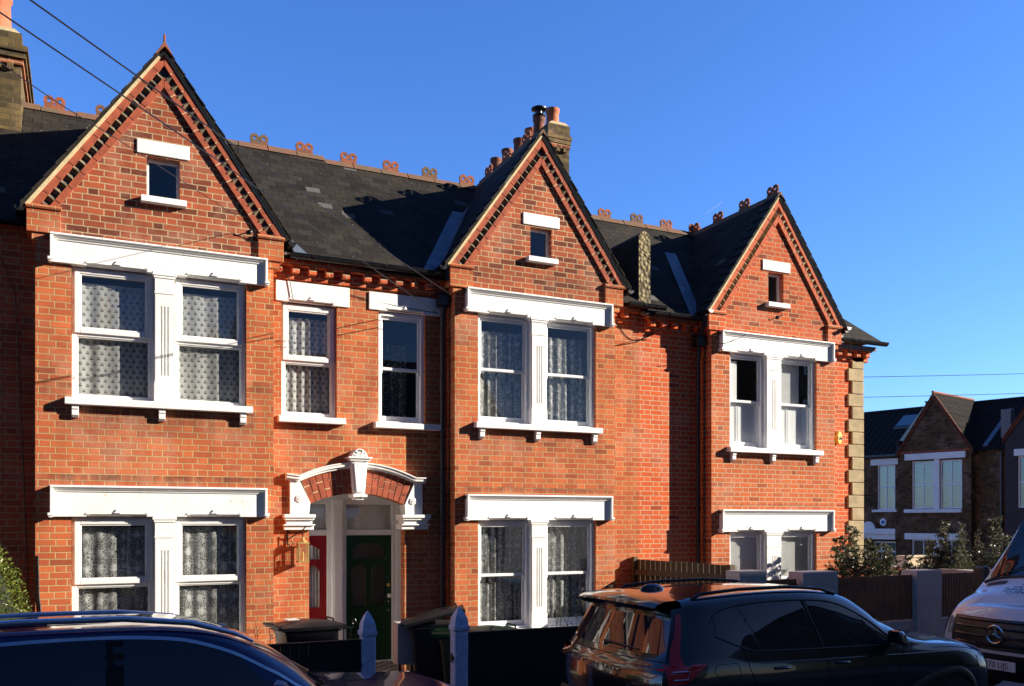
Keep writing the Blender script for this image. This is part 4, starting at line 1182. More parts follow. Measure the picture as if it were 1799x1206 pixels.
# close boarded fence between the gardens
t = thing('close_board_fence', 'brown close boarded fence running out from the house wall between the gardens', 'fence', (8.05, 11, 0))
ya, yb = 11.84, 10.16; n = 17; fx = lambda y: 7.86 + (11.84-y)*.26
m = MB()
for k in range(n):
    y0 = ya - (ya-yb)*k/n; y1 = ya - (ya-yb)*(k+1)/n + .008
    zt = 1.54 - .03*k/n
    m.hexa([(fx(y0),y0,-.2),(fx(y1),y1,-.2),(fx(y1)+.02,y1,-.2),(fx(y0)+.014,y0,-.2),(fx(y0),y0,zt),(fx(y1),y1,zt),(fx(y1)+.02,y1,zt),(fx(y0)+.014,y0,zt)])
m.build('boards', CLOSEB, t)
m = MB()
for z in (1.30, .5):
    m.hexa([(fx(ya)-.06,ya,z),(fx(yb)-.06,yb,z),(fx(yb),yb,z),(fx(ya),ya,z),(fx(ya)-.025,ya,z+.08),(fx(yb)-.025,yb,z+.08),(fx(yb),yb,z+.08),(fx(ya),ya,z+.08)])
m.build('rails', CLOSEB, t)
m = MB(); m.box(7.80, 7.88, 11.80, 11.88, -.2, 1.58); m.build('post', CLOSEB, t, bevel=.005); m = MB(); m.box(8.27, 8.37, 10.06, 10.16, -.2, 1.52); m.build('post', CLOSEB, t, bevel=.005)
# small iron railing by the path
t = thing('iron_railing', 'short black iron railing with scrolled top beside the path behind the fence', 'railing', (2.85, 10.4, 0))
m = MB()
for k in range(5): m.tube([(2.55+.09*k, 10.55, 0), (2.55+.09*k, 10.55, .86)], .006, 6)
m.tube([(2.53, 10.55, .86), (2.95, 10.55, .86)], .007, 6); m.tube([(2.53, 10.55, .2), (2.95, 10.55, .2)], .007, 6)
m.tube([(2.95+.03*math.cos(a/2.)*(1-a/16), 10.55, .92+.05*math.sin(a/2.)*(1-a/16)) for a in range(13)], .005, 6)
m.build('bars', IRON, t)

# ============================================================ BINS
def bin_body(t, mat, w=.56, d=.62, h=.95, wheels=True):
    m = MB(); secs = [(0.0, .40, .44), (.08, .43, .47), (.80, .53, .60), (.86, .555, .64), (.92, .56, .65)]
    rows = []
    for (z, ww, dd) in secs:
        r = .05; pts = []
        for (sx, sy, a0) in ((1,1,0),(-1,1,90),(-1,-1,180),(1,-1,270)):
            for q in range(4):
                a = R(a0 + 30*q); pts.append((sx*(ww/2-r)+r*math.cos(a), sy*(dd/2-r)+r*math.sin(a), z))
        rows.append(pts + [pts[0]])
    m.grid(rows, flip=False); m.poly(rows[0][:-1][::-1])
    b = m.build('body', mat, t, smooth=35)
    m = MB()
    for z in (.86, .90): 
        m.box(-.285, .285, -.335, .335, z, z+.018)
    for k in range(-2, 3):
        m.box(k*.1-.008, k*.1+.008, -.33, -.28, .74, .87)
    m.build('rim', mat, t, bevel=.004)
    if wheels:
        for sx in (-1, 1):
            m = MB(); m.lathe((sx*.26, .27, .1), [(.02, -.03), (.10, -.03), (.10, .03), (.02, .03)], 18, 'x'); m.build('wheel', IRON, t, smooth=40)
    return b
def bin_lid(t, mat, ang=0., name='lid'):
    m = MB(); n = 12; rows = []
    for i in range(n+1):
        f = i/n; y = -.37 + .76*f; row = []
        for j in range(9):
            g = j/8; x = -.31 + .62*g
            z = .035*math.sin(math.pi*min(1, f*1.15))*(1 if .0 < g < 1 else 0) + .03*(1-(2*g-1)**4)*(f*.8+.2)
            row.append((x, y, .925 + z))
        rows.append(row)
    m.grid(rows, flip=True); m.grid([[(x,y,z-.02) for x,y,z in r] for r in rows])
    m.box(-.315, .315, -.39, -.36, .88, .935); m.box(-.32, -.30, -.37, .38, .89, .93); m.box(.30, .32, -.37, .38, .89, .93)
    m.tube([(-.30, .40, .93), (.30, .40, .93)], .02, 10)
    for sx in (-.18, .18): m.box(sx-.03, sx+.03, .33, .42, .92, .955)
    if ang:
        piv = Vector((0, .36, .93)); M_ = Matrix.Translation(piv) @ Matrix.Rotation(ang, 4, 'X') @ Matrix.Translation(-piv)
        m.v = [tuple(M_ @ Vector(v)) for v in m.v]
    o = m.build(name, mat, t, smooth=40)
    h = MB(); h.tube([(-.12, -.30, .965), (-.10, -.30, .99), (.10, -.30, .99), (.12, -.30, .965)], .012, 8)
    if ang: h.v = [tuple(M_ @ Vector(v)) for v in h.v]
    h.build('handle', mat, o)
    return o
b1 = thing('wheelie_bin', 'black wheelie bin with white sticker on its closed lid, in front of the red door', 'bin', (2.36, 10.52, .0), R(96), group='wheelie bins in the front gardens', local=True)
bin_body(b1, BINK); l = bin_lid(b1, BINK)
m = MB(); m.box(-.09, .06, .10, .24, .995, .999); m.build('sticker', LABELW, l)
b2 = thing('wheelie_bin', 'black wheelie bin with propped open lid, behind the right gate post', 'bin', (4.06, 10.72, -.07), R(70), group='wheelie bins in the front gardens', local=True)
bin_body(b2, BINK); bin_lid(b2, BINK, R(-14))
b3 = thing('wheelie_bin', 'olive green wheelie bin with bright green lid, beside the open black bin', 'bin', (4.28, 10.18, -.15), R(60), group='wheelie bins in the front gardens', local=True)
bin_body(b3, BING); bin_lid(b3, BINGL)
b4 = thing('wheelie_bin', 'dark bin with flat green lid showing just above the black fence by the middle bay', 'bin', (4.72, 10.45, -.19), R(92), group='wheelie bins in the front gardens', local=True)
bin_body(b4, BINK); bin_lid(b4, BINGL)
t = thing('meter_box', 'small pale plastic cabinet on legs beside the open black bin', 'meter box', (3.86, 10.75, 0))
m = MB(); m.box(3.56, 3.80, 10.72, 10.94, .33, .86); m.build('cabinet', METERB, t, bevel=.012)
m = MB(); m.box(3.58, 3.61, 10.74, 10.77, 0, .33); m.box(3.74, 3.77, 10.74, 10.77, 0, .33); m.build('leg', IRON, t)
m = MB(); m.poly([(3.802,10.73,.86),(3.802,10.92,.86),(3.802,10.92,.4),(3.802,10.73,.34)]); m.build('door', UPVC, t)

# ============================================================ PLANTS
def leaf_mat(name, a, b, rough=.45, tr=.25):
    t = NT(name)
    oi = t.n('ShaderNodeNewGeometry'); rnd = oi.outputs['Random Per Island']
    col = t.mix(rnd, a, b)
    bs = t.bsdf(col, rough, spec=.5)
    tl = t.n('ShaderNodeBsdfTranslucent'); t.set(tl.inputs[0], col)
    mx = t.n('ShaderNodeMixShader'); mx.inputs[0].default_value = tr
    t.t.links.new(bs.outputs[0], mx.inputs[1]); t.t.links.new(tl.outputs[0], mx.inputs[2])
    return t.done(mx.outputs[0])
BOXLEAF = leaf_mat('box_leaf', (.07, .11, .014), (.20, .23, .04), .4)
OLIVE = leaf_mat('olive_leaf', (.035, .045, .022), (.15, .16, .085), .34)
TWIG = plain('twig_bark', (.13, .085, .05), .8, var=.2)
def leaf(m, p, d, L, Wd):
    d = d.normalized(); u = d.cross(Vector((random.uniform(-1,1), random.uniform(-1,1), random.uniform(-1,1))))
    if u.length < .05: return
    u.normalize()
    p = Vector(p); q = p + d*L; md = p + d*L*.5
    m.poly([p, md + u*Wd, q, md - u*Wd])
t = thing('box_hedge', 'clipped rounded green hedge lit by the sun at the left edge', 'hedge', (-1.25, 10.5, 0))
m = MB()
def egg(th, ph): return Vector((math.cos(th)*math.cos(ph)*.64, math.sin(th)*math.cos(ph)*.60, math.sin(ph)*1.10))
def hedge_r(d):
    z = d.z; return Vector((-1.15 + d.x, 10.45 + d.y, .98 + z))
for k in range(15000):
    th = random.uniform(0, 2*math.pi); ph = math.asin(random.uniform(-.95, 1)); s = random.uniform(.86, 1.02) + .05*math.sin(5*th + 4*ph)
    e = egg(th, ph)*s; p = hedge_r(e); nrm = Vector((e.x/.5, e.y/.4, e.z)).normalized()
    leaf(m, p, nrm + Vector([random.gauss(0, .6) for _ in range(3)]), random.uniform(.022, .036), random.uniform(.008, .013))
m.build('foliage', BOXLEAF, t)
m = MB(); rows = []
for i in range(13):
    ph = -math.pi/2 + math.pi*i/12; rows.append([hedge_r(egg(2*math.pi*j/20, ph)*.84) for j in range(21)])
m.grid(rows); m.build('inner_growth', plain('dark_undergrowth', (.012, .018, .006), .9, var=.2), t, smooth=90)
m = MB(); m.tube([(-1.22,10.45,-.1),(-1.22,10.45,.3)], .05, 8); m.build('trunk', TWIG, t)
def olive(label, x, y, h, w, n=16, seed=1, z0=0.):
    random.seed(seed)
    t = thing('olive_bush', label, 'bush', (x, y, z0), group='silvery green bushes behind the garden wall')
    br = MB(); lf = MB()
    for k in range(n):
        a = random.uniform(0, 2*math.pi); r = w*random.uniform(.1, 1)**.6; hh = h*(1 - .35*(r/w)**2)*random.uniform(.72, 1.03)
        base = Vector((x + .10*math.cos(a), y + .10*math.sin(a), z0 + .1)); tip = Vector((x + r*math.cos(a), y + r*math.sin(a), z0 + hh))
        mid = base.lerp(tip, .5) + Vector((r*.35*math.cos(a), r*.35*math.sin(a), 0))
        P = [(base*(1-f)**2 + mid*2*f*(1-f) + tip*f*f) for f in [q/14 for q in range(15)]]
        br.tube([tuple(p) for p in P], [.012*(1-.8*q/14) for q in range(15)], 5)
        for q in range(3, 15):
            for s in range(5):
                if q > 12 or random.random() < .75:
                    sd_ = Vector((random.gauss(0,1), random.gauss(0,1), random.gauss(.5,.6))).normalized()
                    L = random.uniform(.07, .22)*(1 if q < 12 else .5); e = P[q] + sd_*L
                    br.tube([tuple(P[q]), tuple(e)], .003, 3, cap=False)
                    for u in range(11):
                        pp = P[q].lerp(e, u/10.); leaf(lf, pp, sd_*.7 + Vector([random.gauss(0,.75) for _ in range(3)]) + Vector((0,0,.4)), random.uniform(.045, .075), random.uniform(.008, .013))
    br.build('branches', TWIG, t); lf.build('foliage', OLIVE, t)
    return t
olive('silvery bush in front of the corner quoins of the end house', 11.66, 10.85, 2.28, .60, 42, 11, -.2)
olive('lower pale bush between the two wall piers', 13.15, 11.0, 2.05, .42, 28, 12, -.25)
olive('tall dark bush directly behind the wider wall pier', 13.95, 11.0, 2.36, .52, 38, 13, -.25)
olive('twin topped bush beside the windscreen of the white van', 15.35, 11.1, 2.42, .62, 38, 14, -.25)
random.seed(5)
t = thing('bare_shrub', 'bare thorny rose shrub in front of the middle bay window', 'shrub', (6.0, 10.3, 0))
m = MB(); lf = MB()
for k in range(17):
    x = 5.85 + random.uniform(-.35, .75); y = 10.3 + random.uniform(-.15, .15); a = random.uniform(-.5, .5); H = random.uniform(.85, 1.32) if x > 5.7 else random.uniform(.8, 1.05)
    P = [Vector((x + a*.35*(q/6)**1.5 + random.gauss(0,.012), y, H*q/6)) for q in range(7)]
    m.tube([tuple(p) for p in P], [.007, .007, .006, .006, .005, .004, .003], 5)
    for q in (3, 4, 5, 6):
        for s in range(2):
            d = Vector((random.uniform(-1,1), random.uniform(-.5,.5), random.uniform(.3,1.2))).normalized()*random.uniform(.05,.16)
            m.tube([tuple(P[q]), tuple(P[q]+d)], .0028, 4)
            if random.random() < .4: leaf(lf, P[q]+d, d, .035, .012)
m.build('stems', plain('rose_stem', (.16, .17, .06), .6, var=.2, c2=(.12, .05, .03)), t); lf.build('leaves', OLIVE, t)
random.seed(9)
t = thing('bare_shrub', 'bare leafless shrub in front of the leftmost bay beside the blue car roof', 'shrub', (2.0, 10.4, 0))
m = MB()
for k in range(7):
    x = 1.75 + random.uniform(-.2, .3); a = random.uniform(-.4, .5); H = random.uniform(.8, 1.12)
    P = [Vector((x + a*.3*(q/6)**1.4, 10.4, H*q/6)) for q in range(7)]
    m.tube([tuple(p) for p in P], [.006, .006, .005, .005, .004, .004, .003], 5)
    for q in (3, 4, 5, 6):
        d = Vector((random.uniform(-1,1), 0, random.uniform(.3,1.2))).normalized()*random.uniform(.05,.14); m.tube([tuple(P[q]), tuple(P[q]+d)], .0025, 4)
m.build('stems', TWIG, t)
random.seed(21)

# ============================================================ WIRES
def wire(label, a, b, s, r=.012, n=20, name='telephone_wire'):
    m = MB(); m.tube(sag(a, b, s, n), r, 5)
    return tag(m.build(name, IRON, None, org=a), label, 'wire')
WX = []
def spline(P, n=8):
    out = []
    P = [Vector(p) for p in P]
    for i in range(len(P)-1):
        p0 = P[max(i-1,0)]; p1 = P[i]; p2 = P[i+1]; p3 = P[min(i+2,len(P)-1)]
        for k in range(n):
            t = k/n; out.append(.5*((2*p1)+(-p0+p2)*t+(2*p0-5*p1+4*p2-p3)*t*t+(-p0+3*p1-3*p2+p3)*t**3))
    out.append(P[-1]); return [tuple(p) for p in out]
def pwire(label, P, r=.006):
    m = MB(); m.tube(spline(P), r, 5); return tag(m.build('telephone_wire', IRON, None, org=P[0]), label, 'wire')
pole = (-6.2, -1.0)
pwire('black overhead wire crossing the sky highest on the way to the leftmost gable', [(-6.2,-.76,5.24), (-.28,6.0,5.235), (2.2,8.82,5.24), (4.63,11.59,5.30)])
pwire('black overhead wire crossing the sky just below the highest one', [(-6.2,.02,5.42), (-.46,6.34,5.29), (2.0,9.05,5.20), (4.5,11.8,5.08)])
pwire('thin dark wire running from the left chimney down to the bracket on the leftmost gable', [(-6.2,-.5,5.7), (-2.2,4.1,5.25), (-.52,7.14,5.34), (.44,8.87,5.54), (1.9,11.5,5.85)], .004)
t = thing('telegraph_pole', 'brown wooden telegraph pole the overhead wires run to', 'pole', (-6.35, -.4, 0))
m = MB(); m.tube([(-6.35,-.4,-.2), (-6.35,-.4,6.3)], [.15, .11], 12); m.build('shaft', CLOSEB, t, smooth=40)
m = MB(); m.box(-6.4,-6.2,-1.2,.5,5.75,5.85); m.build('crossarm', CLOSEB, t)
wire('pale distant wire above the far roofs, the upper of two', (20, 22.0, 6.70), (48, 22.0, 9.32), .12, .010)
wire('pale distant wire above the far roofs, the lower of two', (20, 22.0, 6.04), (48, 22.0, 8.42), .10, .010)
# high contrail
m = MB(); m.poly([(467.9,600,258.2),(485.8,600,270.8),(485.8,600.5,271.4),(467.9,600.5,258.8)])
def contrail_mat():
    t = NT('contrail_vapour'); e = t.n('ShaderNodeBsdfDiffuse'); t.set(e.inputs[0], (1,1,1,1)); tr = t.n('ShaderNodeBsdfTransparent')
    mx = t.n('ShaderNodeMixShader'); mx.inputs[0].default_value = .35; t.t.links.new(tr.outputs[0], mx.inputs[1]); t.t.links.new(e.outputs[0], mx.inputs[2]); return t.done(mx.outputs[0])
tag(m.build('contrail', contrail_mat(), None, org=(470, 600, 260)), kind='structure')

# ============================================================ HOUSES ACROSS THE SIDE STREET AND ACROSS THE ROAD
WBLIND = plain('slatted_blind', (.34, .36, .38), .6, var=.05)
def blind_mat():
    t = NT('venetian_blind'); s = t.sep(t.uv())
    f = t.m('FRACT', t.m('DIVIDE', s[1], .045)); k = t.rng(f, .35, .6)
    t.bsdf(t.mix(k, (.012,.012,.013), (.20,.205,.21)), .5); return t.mat
VEN = blind_mat()
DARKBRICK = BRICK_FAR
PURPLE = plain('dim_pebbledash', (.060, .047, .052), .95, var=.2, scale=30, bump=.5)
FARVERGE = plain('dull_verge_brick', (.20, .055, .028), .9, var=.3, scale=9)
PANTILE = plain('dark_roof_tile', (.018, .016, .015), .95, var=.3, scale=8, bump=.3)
def tile_mat():
    t = NT('concrete_tile'); s = t.sep(t.uv())
    f = t.m('FRACT', t.m('DIVIDE', s[1], .30)); g = t.m('FRACT', t.m('DIVIDE', s[0], .30))
    n = t.noise(t.pos(), 3., 4)
    col = t.mix(t.rng(f, .0, .12), (.006,.006,.006), t.mix(n, (.030,.026,.022), (.013,.012,.011)))
    t.bsdf(col, .95, spec=.08, normal=t.bump(t.m('ADD', t.m('SINE', t.m('MULTIPLY', g, 6.283)), t.m('MULTIPLY', f, -1.)), .6, .02)); return t.mat
TILE = tile_mat()
def fwindow(root, xa, xb, za, zb, y=0., bars=True, blind=None, lint=True, half=False):
    m = MB(); zm = (za+zb)/2
    frame_rect(m, xa, xb, za, zb, .06, y+.06, y+.14); m.box(xa+.06, xb-.06, y+.07, y+.13, zm-.03, zm+.03)
    if bars: m.box((xa+xb)/2-.018, (xa+xb)/2+.018, y+.08, y+.12, za+.06, zb-.06)
    w = m.build('window', SASHW, root)
    g = MB(); g.poly([(xa+.03,y+.1,za+.03),(xb-.03,y+.1,za+.03),(xb-.03,y+.1,zb-.03),(xa+.03,y+.1,zb-.03)]); g.build('pane', GLASS, w)
    if blind:
        b = MB(); a = xa+.05; 
        b.poly([(a,y+.2,za+.04),(xb-.05,y+.2,za+.04),(xb-.05,y+.2,zb-.04),(a,y+.2,zb-.04)]); b.build('blind', blind, w)
    return w
def simple_house(label, org, rz, x0, x1, z_e, z_r, ry, bays, wins, doors, wall=DARKBRICK, rooft=TILE, depth=8., chim=None, group=None, extra=None, paint=PAINT):
    """x0..x1 frontage at y=0 facing -y (local); bays (a, b, proj, z_apex, z_eaves); wins (xa, xb, za, zb, y, opts)"""
    t = thing('far_house', label, 'house', org, rz, group=group, local=True)
    m = MB()
    hs = lambda y, a, b: [(w[0], w[1], w[2], w[3]) for w in wins if abs(w[4]-y) < .01 and a <= w[0] <= b] + [(d[0], d[1], -.4, d[2]) for d in doors if y == 0 and a <= d[0] <= b]
    cur = x0
    for (a, b, pj, za_, ze_) in sorted(bays):
        if a > cur: wall_strip(m, cur, a, -.6, z_e, hs(0, cur, a), 0.)
        mid = (a+b)/2; sl = (za_-ze_)/((b-a)/2)
        wall_strip(m, a, b, -.6, lambda x: za_-.06 - sl*abs(x-mid), hs(-pj, a, b), -pj, breaks=(mid,))
        m.poly([(a,0,-.6),(a,-pj,-.6),(a,-pj,ze_),(a,0,ze_)]); m.poly([(b,-pj,-.6),(b,0,-.6),(b,0,ze_),(b,-pj,ze_)])
        cur = b
    if x1 > cur: wall_strip(m, cur, x1, -.6, z_e, hs(0, cur, x1), 0.)
    for x, s in ((x0, 1), (x1, -1)):
        q = [(x,depth,-.6),(x,0,-.6),(x,0,z_e),(x,ry,z_r-.05),(x,depth,z_e)]
        m.poly(q if s > 0 else q[::-1])
    m.poly([(x1,depth,-.6),(x0,depth,-.6),(x0,depth,z_e),(x1,depth,z_e)])
    m.build('wall', wall, t)
    r = MB()
    r.poly([(x0,-.15,z_e-.05),(x1,-.15,z_e-.05),(x1,ry,z_r),(x0,ry,z_r)]); r.poly([(x1,depth+.1,z_e-.05),(x0,depth+.1,z_e-.05),(x0,ry,z_r),(x1,ry,z_r)])
    for (a, b, pj, za_, ze_) in bays:
        mid = (a+b)/2; sl = (za_-ze_)/((b-a)/2); e = .12
        r.poly([(mid,-pj-.08,za_),(a-e,-pj-.08,ze_-sl*e),(a-e,ry,ze_-sl*e),(mid,ry,za_)]); r.poly([(mid,-pj-.08,za_),(mid,ry,za_),(b+e,ry,ze_-sl*e),(b+e,-pj-.08,ze_-sl*e)])
    r.build('roof', rooft, t)
    for (a, b, pj, za_, ze_) in bays:
        mid = (a+b)/2
        for s, xe in ((-1, a-.08), (1, b+.08)):
            v = MB(); v.prism([(mid,za_-.0),(xe,ze_-.0),(xe,ze_-.22),(mid,za_-.26)], -pj-.05, -pj); v.build('verge', FARVERGE, t)
        v = MB(); v.tube([(mid,-pj-.1,za_+.01),(mid,ry,za_+.01)], .05, 8); v.build('ridge_tiles', TERRA, t)
    v = MB(); v.tube([(x0,ry,z_r+.01),(x1,ry,z_r+.01)], .06, 8); v.build('ridge_tiles', PANTILE, t)
    rm = MB()
    for w in wins:
        room(rm, w[0]-.1, w[1]+.1, w[2]-.1, w[3]+.1, w[4]+.15, w[4]+1.8)
    if wins: rm.build('interior', ROOM, t)
    for w in wins: fwindow(t, w[0], w[1], w[2], w[3], w[4], **(w[5] if len(w) > 5 else {}))
    for d in doors:
        f = MB(); frame_rect(f, d[0], d[1], -.4, d[2], .07, .12, .2); f.box(d[0], d[1], .12, .2, d[2]-.45, d[2]-.38); f.box((d[0]*2+d[1])/3-.03, (d[0]*2+d[1])/3+.03, .12, .2, -.4, d[2])
        fr = f.build('door_frame', SASHW, t); dd = MB(); dd.box(d[0], d[1], .2, .24, -.4, d[2]); dd.build('door', IRON, fr)
    if chim:
        for (a, b, ya, yb, zz) in chim:
            c = MB(); c.box(a, b, ya, yb, z_e, zz-.2); c.box(a-.05, b+.05, ya-.05, yb+.05, zz-.2, zz)
            co_ = c.build('chimney', BRICK_Y, t); n = max(2, int((b-a if b-a > yb-ya else yb-ya)/.32))
            for k in range(n):
                px, py = ((a+(b-a)*(k+.5)/n, (ya+yb)/2) if b-a > yb-ya else ((a+b)/2, ya+(yb-ya)*(k+.5)/n))
                q = MB(); q.lathe((px, py, 0), [(.12, zz), (.10, zz+.36), (.12, zz+.38), (.12, zz+.42), (.09, zz+.42)], 12); q.build('chimney_pot', POT, co_, smooth=50)
    if extra:
        for (nm, boxes, mt) in extra:
            for bb in boxes:
                q = MB(); q.box(*bb); q.build(nm, mt, t, bevel=.01)
    return t
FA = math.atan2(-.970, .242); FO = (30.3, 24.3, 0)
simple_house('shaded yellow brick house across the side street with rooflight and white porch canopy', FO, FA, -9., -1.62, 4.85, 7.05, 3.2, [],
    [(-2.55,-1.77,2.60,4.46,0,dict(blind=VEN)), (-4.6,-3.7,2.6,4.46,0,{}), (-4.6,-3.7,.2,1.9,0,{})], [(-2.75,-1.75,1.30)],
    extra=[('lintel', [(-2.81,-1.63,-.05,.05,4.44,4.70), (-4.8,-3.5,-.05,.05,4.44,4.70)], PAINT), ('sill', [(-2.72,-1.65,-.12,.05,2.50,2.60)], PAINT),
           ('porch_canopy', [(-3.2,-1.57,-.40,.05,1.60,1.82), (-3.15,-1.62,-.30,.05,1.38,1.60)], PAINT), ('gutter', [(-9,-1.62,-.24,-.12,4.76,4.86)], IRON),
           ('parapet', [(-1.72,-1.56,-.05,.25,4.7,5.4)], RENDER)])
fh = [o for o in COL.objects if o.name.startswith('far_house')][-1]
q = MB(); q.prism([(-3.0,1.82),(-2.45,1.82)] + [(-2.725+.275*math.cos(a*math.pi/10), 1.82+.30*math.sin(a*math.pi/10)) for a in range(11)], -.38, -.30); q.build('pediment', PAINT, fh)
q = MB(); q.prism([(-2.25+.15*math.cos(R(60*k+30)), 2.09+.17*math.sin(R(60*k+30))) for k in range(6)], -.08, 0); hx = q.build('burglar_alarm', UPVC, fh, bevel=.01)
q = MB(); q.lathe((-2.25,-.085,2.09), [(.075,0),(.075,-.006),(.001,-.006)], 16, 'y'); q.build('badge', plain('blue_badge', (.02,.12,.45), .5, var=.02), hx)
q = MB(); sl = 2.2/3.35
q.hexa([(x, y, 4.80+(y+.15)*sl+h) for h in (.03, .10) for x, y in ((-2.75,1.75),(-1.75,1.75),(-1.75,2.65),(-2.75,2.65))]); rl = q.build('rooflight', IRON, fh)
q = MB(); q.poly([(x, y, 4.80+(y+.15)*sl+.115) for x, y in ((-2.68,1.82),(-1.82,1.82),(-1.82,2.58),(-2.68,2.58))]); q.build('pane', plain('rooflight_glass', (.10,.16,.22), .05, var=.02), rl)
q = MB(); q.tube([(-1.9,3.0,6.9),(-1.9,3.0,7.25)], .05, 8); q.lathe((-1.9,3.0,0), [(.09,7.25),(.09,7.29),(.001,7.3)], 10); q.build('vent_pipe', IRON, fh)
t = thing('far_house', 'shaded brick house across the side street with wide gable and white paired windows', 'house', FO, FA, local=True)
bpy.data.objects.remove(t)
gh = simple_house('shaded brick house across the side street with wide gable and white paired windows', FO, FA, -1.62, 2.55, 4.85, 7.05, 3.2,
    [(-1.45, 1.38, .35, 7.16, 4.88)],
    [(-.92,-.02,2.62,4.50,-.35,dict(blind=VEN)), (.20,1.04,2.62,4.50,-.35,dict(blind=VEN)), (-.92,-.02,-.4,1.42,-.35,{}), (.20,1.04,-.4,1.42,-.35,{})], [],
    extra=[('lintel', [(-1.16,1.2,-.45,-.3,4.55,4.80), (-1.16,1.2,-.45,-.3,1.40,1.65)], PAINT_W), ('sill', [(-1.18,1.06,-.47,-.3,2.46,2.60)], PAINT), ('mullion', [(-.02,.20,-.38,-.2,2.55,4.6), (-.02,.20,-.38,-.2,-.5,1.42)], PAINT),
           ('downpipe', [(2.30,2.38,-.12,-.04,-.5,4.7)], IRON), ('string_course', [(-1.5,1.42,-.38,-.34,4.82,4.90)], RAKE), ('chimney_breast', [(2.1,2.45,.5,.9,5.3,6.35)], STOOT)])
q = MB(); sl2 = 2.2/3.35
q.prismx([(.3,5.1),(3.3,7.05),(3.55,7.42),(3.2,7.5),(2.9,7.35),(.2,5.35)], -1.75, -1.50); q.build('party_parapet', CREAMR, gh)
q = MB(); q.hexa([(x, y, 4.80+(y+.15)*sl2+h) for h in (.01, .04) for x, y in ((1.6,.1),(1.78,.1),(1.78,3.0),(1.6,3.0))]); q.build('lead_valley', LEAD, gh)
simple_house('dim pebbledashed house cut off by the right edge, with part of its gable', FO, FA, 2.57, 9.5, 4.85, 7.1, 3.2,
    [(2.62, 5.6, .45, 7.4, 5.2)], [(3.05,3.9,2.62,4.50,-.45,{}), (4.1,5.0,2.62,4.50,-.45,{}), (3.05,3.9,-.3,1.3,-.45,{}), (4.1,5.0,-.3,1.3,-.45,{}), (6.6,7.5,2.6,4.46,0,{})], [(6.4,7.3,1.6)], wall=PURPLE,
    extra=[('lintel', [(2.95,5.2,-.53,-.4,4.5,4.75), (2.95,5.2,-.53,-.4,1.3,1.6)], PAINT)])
# low walls and things in the gardens over the side street
def pier(label, x0, x1, y0, y1, zt, mat=CREAMR):
    m = MB(); m.box(x0, x1, y0, y1, -.4, zt-.05); m.box(x0-.02, x1+.02, y0-.02, y1+.02, zt-.05, zt)
    return tag(m.build('wall_pier', mat, None, org=((x0+x1)/2, (y0+y1)/2, -.3), bevel=.01), label, 'wall pier')
pier('small sunlit cream pier seen between the corner bush and the slatted fence', 20.6, 21.55, 17.5, 17.9, 1.17)
pier('cream pier showing above the slatted fence left of the van', 19.1, 19.6, 13.0, 13.4, 1.17)
b5 = thing('wheelie_bin', 'dark wheelie bin with pale sticker in the garden across the side street', 'bin', (22.5, 19.4, -.05), R(70), group='bins across the side street', local=True)
bin_body(b5, BINK); l5 = bin_lid(b5, BINK); m = MB(); m.box(-.12, .12, -.1, .2, .99, .996); m.build('sticker', LABELW, l5)

# row across the road, behind the camera: it shows in the window glass; the tall block is added for shade
def opp_house(x, label, ridge=9.6):
    w = []
    for za, zb in ((.7, 2.3), (3.5, 5.0)):
        w += [(.5,1.3,za,zb,-.3), (1.5,2.3,za,zb,-.3), (3.3,4.0,za,zb,0)] if za > 2 else [(.5,1.3,za,zb,-.3), (1.5,2.3,za,zb,-.3)]
    return simple_house(label, (x+4.7, -8.2, 0), math.pi, 0, 4.7, 5.6, ridge-.8, 3.6, [(.05, 2.75, .3, ridge-.95, 5.7)], w, [(3.3,4.1,2.1)], wall=BRICK_FAR, rooft=PANTILE, chim=[(-.2,.2,2.9,4.6,ridge)],
        extra=[('lintel', [(.2,2.6,-.4,-.25,5.0,5.3), (.2,2.6,-.4,-.25,2.3,2.65)], PAINT)])
for k, (x, lb) in enumerate(((-13.4, 'brick house across the road, farthest left in the row'), (-8.7, 'brick house across the road, second from the left in the row'), (-4.0, 'brick house across the road directly behind the viewpoint'), (.7, 'brick house across the road just right of the viewpoint'), (5.4, 'brick house across the road opposite the porch arch'), (10.1, 'brick house across the road beside the added tall block'))):
    opp_house(x, lb)
tb = thing('shade_block', 'unseen flat topped brick block added across the road to shade the street', 'shade blocker', (39.2, -8.2, 0), math.pi, local=True)  # block added out of view so the street falls in shade
HT = 17.0
m = MB(); m.hexa([(-15,0,-.5),(11.5,0,-.5),(11.5,9,-.5),(-15,9,-.5),(-15,0,HT),(11.5,0,HT),(11.5,9,HT),(-15,9,HT)]); m.build('wall', BRICK_FAR, tb)
m = MB(); m.box(-15.1, 11.6, -.15, 0, HT-.35, HT+.05); m.box(-15.1, 11.6, 0.001, 9.1, HT+.002, HT+.05); m.build('parapet', RENDER, tb)
for f in range(6):
    for k in range(8):
        x = -14 + k*3.1; z = .7 + f*2.75
        if z + 1.6 > HT: continue
        q = MB(); frame_rect(q, x, x+1.2, z, z+1.6, .07, -.06, .0); q.box(x, x+1.2, -.05, 0, z+.77, z+.83); ww = q.build('window', SASHW, tb)
        q = MB(); q.poly([(x,-.02,z),(x+1.2,-.02,z),(x+1.2,-.02,z+1.6),(x,-.02,z+1.6)]); q.build('pane', plain('dark_pane', (.01,.012,.015), .05, var=.01) if f == 0 and k == 0 else bpy.data.materials['dark_pane'], ww)

